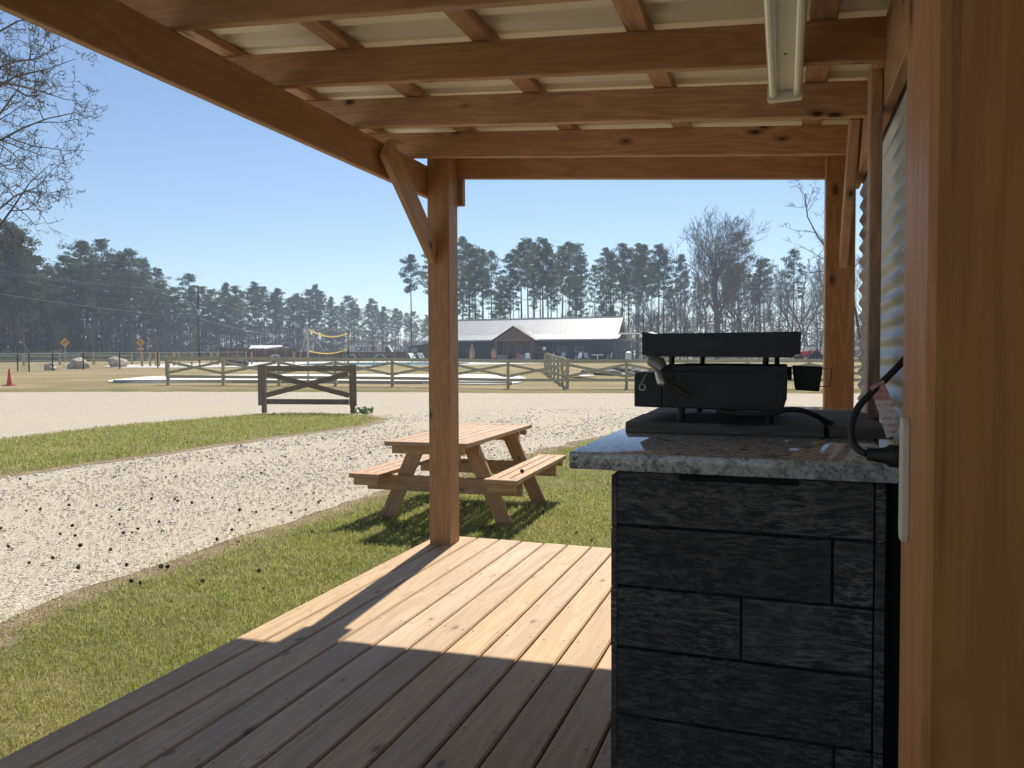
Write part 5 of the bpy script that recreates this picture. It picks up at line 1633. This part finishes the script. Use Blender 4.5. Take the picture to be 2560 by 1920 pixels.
for i in range(58):
    px = 1430 + 760 * (i + random.random()) / 58
    D_ = random.uniform(135, 185)
    ty = float(np.interp(px, [1430, 1700, 1900, 2100], [760, 670, 625, 610])) + random.uniform(-15, 55)
    plant(random.choice(bare), spot(px, D_), (896 - ty) * D_ / 1925, 19, 'leafless tree in the thin wood ' + where_right(px), 'bare tree', 'leafless trees right of the lodge', random.uniform(0, 6.28), random.uniform(.8, 1.05))
big = bare_proto(405, 14, .78, 4, (15, 8, 6, 5), .42, tip=.02, start=.38, cone=.55, rise=.7, gn=.075)
plant(big, spot(1792, 120), (896 - 528) * 120 / 1925, 18.6, 'big leafless spreading tree towering over the wood behind the griddle', 'bare tree', None, 1.0, 1.12)
# near sweetgum whose limbs reach in at the top left, and one behind the wall on the right
near = bare_proto(512, 12.0, .46, 4, (26, 10, 8, 6), .125, tip=.007, start=.22, cone=.80, gn=.17, rise=.30, segs=6)
q = Vector((*W(16, -13.0), 0))
plant(near, q, 12.0, 12.0, 'leafless tree whose limbs reach in at the upper left', 'bare tree', None, 5.75959)
near2 = bare_proto(533, 11.5, .36, 4, (15, 8, 6, 5), .085, tip=.007, start=.45, cone=.8, gn=.14)
q = Vector((*W(46, 21.3), 0)); q.z = T(q.x, q.y)
plant(near2, q, 14.5, 11.5, 'leafless tree whose twigs show beside the right post', 'bare tree', None, 0.5)
# the wood's depth: brush and trunks nobody could count
def far_woods():
    rg = np.random.default_rng(5)
    cs, rs = [], []; tm = MB()
    for i in range(3600):
        px = rg.uniform(-150, 1090); D_ = Dl(px) + rg.uniform(8, 60); q = spot(px, D_)
        hmax = (898 - np.interp(px, txs, tys) - 50) * D_ / 1925
        cs.append((q.x, q.y, q.z + rg.uniform(.2, 1) ** 1.6 * max(2.5, hmax * .70))); rs.append(rg.uniform(.9, 2.2))
    for i in range(700):
        px = rg.uniform(-150, 2250); D_ = (Dl(px) if px < 1080 else 190) + rg.uniform(6, 60); q = spot(px, D_); h = rg.uniform(9, 17)
        tm.tube([q - Vector((0, 0, .3)), q + Vector((rg.normal(0, .3), rg.normal(0, .3), h))], [rg.uniform(.09, .2), .03], 4, False)
    for i in range(1700):
        px = rg.uniform(1090, 2300) if i < 700 else rg.uniform(1430, 2300); D_ = rg.uniform(190, 270); q = spot(px, D_)
        cs.append((q.x, q.y, q.z + rg.uniform(0, 1) ** 1.5 * (5 if px < 1500 else 12))); rs.append(rg.uniform(1.2, 2.6))
    V, Fi = clumps(cs, rs, 40, .30, rg)
    o = bpy.data.objects.new('wood_brush', fast_mesh('wood_brush', V, Fi, 3, M['brush'])); COL.objects.link(o)
    tag(stuff(o), 'grey brown winter brush filling the wood between the trunks', 'brush')
    o = tm.build('wood_trunks', M['bark']); tag(stuff(o), 'far thin trunks deep inside the woods', 'tree trunks')
    cs, rs = [], []
    for i in range(520):
        px = rg.uniform(-160, 1080); D_ = Dl(px) - rg.uniform(2, 10); q = spot(px, D_)
        cs.append((q.x, q.y, q.z + rg.uniform(.1, 1.5))); rs.append(rg.uniform(.6, 1.5))
    V, Fi = clumps(cs, rs, 60, .16, rg)
    o = bpy.data.objects.new('wood_edge_shrubs', fast_mesh('wood_edge_shrubs', V, Fi, 3, M['needle'])); COL.objects.link(o)
    tag(stuff(o), 'low dark green shrubs along the foot of the left wood', 'shrubs')
far_woods()

# ------------------------------------------------------------------ haze
hz = MB().box(-1650, 1650, -1650, 1650, -1.5, 32).build('haze', [])
hm = bpy.data.materials.new('haze'); hm.use_nodes = True
ht = hm.node_tree; ht.nodes.clear()
ho = ht.nodes.new('ShaderNodeOutputMaterial'); hv = ht.nodes.new('ShaderNodeVolumePrincipled')
hv.inputs['Color'].default_value = (.62, .77, 1.0, 1)
hv.inputs['Density'].default_value = .0007
hv.inputs['Anisotropy'].default_value = .25
ht.links.new(hv.outputs[0], ho.inputs['Volume'])
hz.data.materials.append(hm)
stuff(hz); tag(hz, 'thin pale haze in the air over the whole place', 'haze')
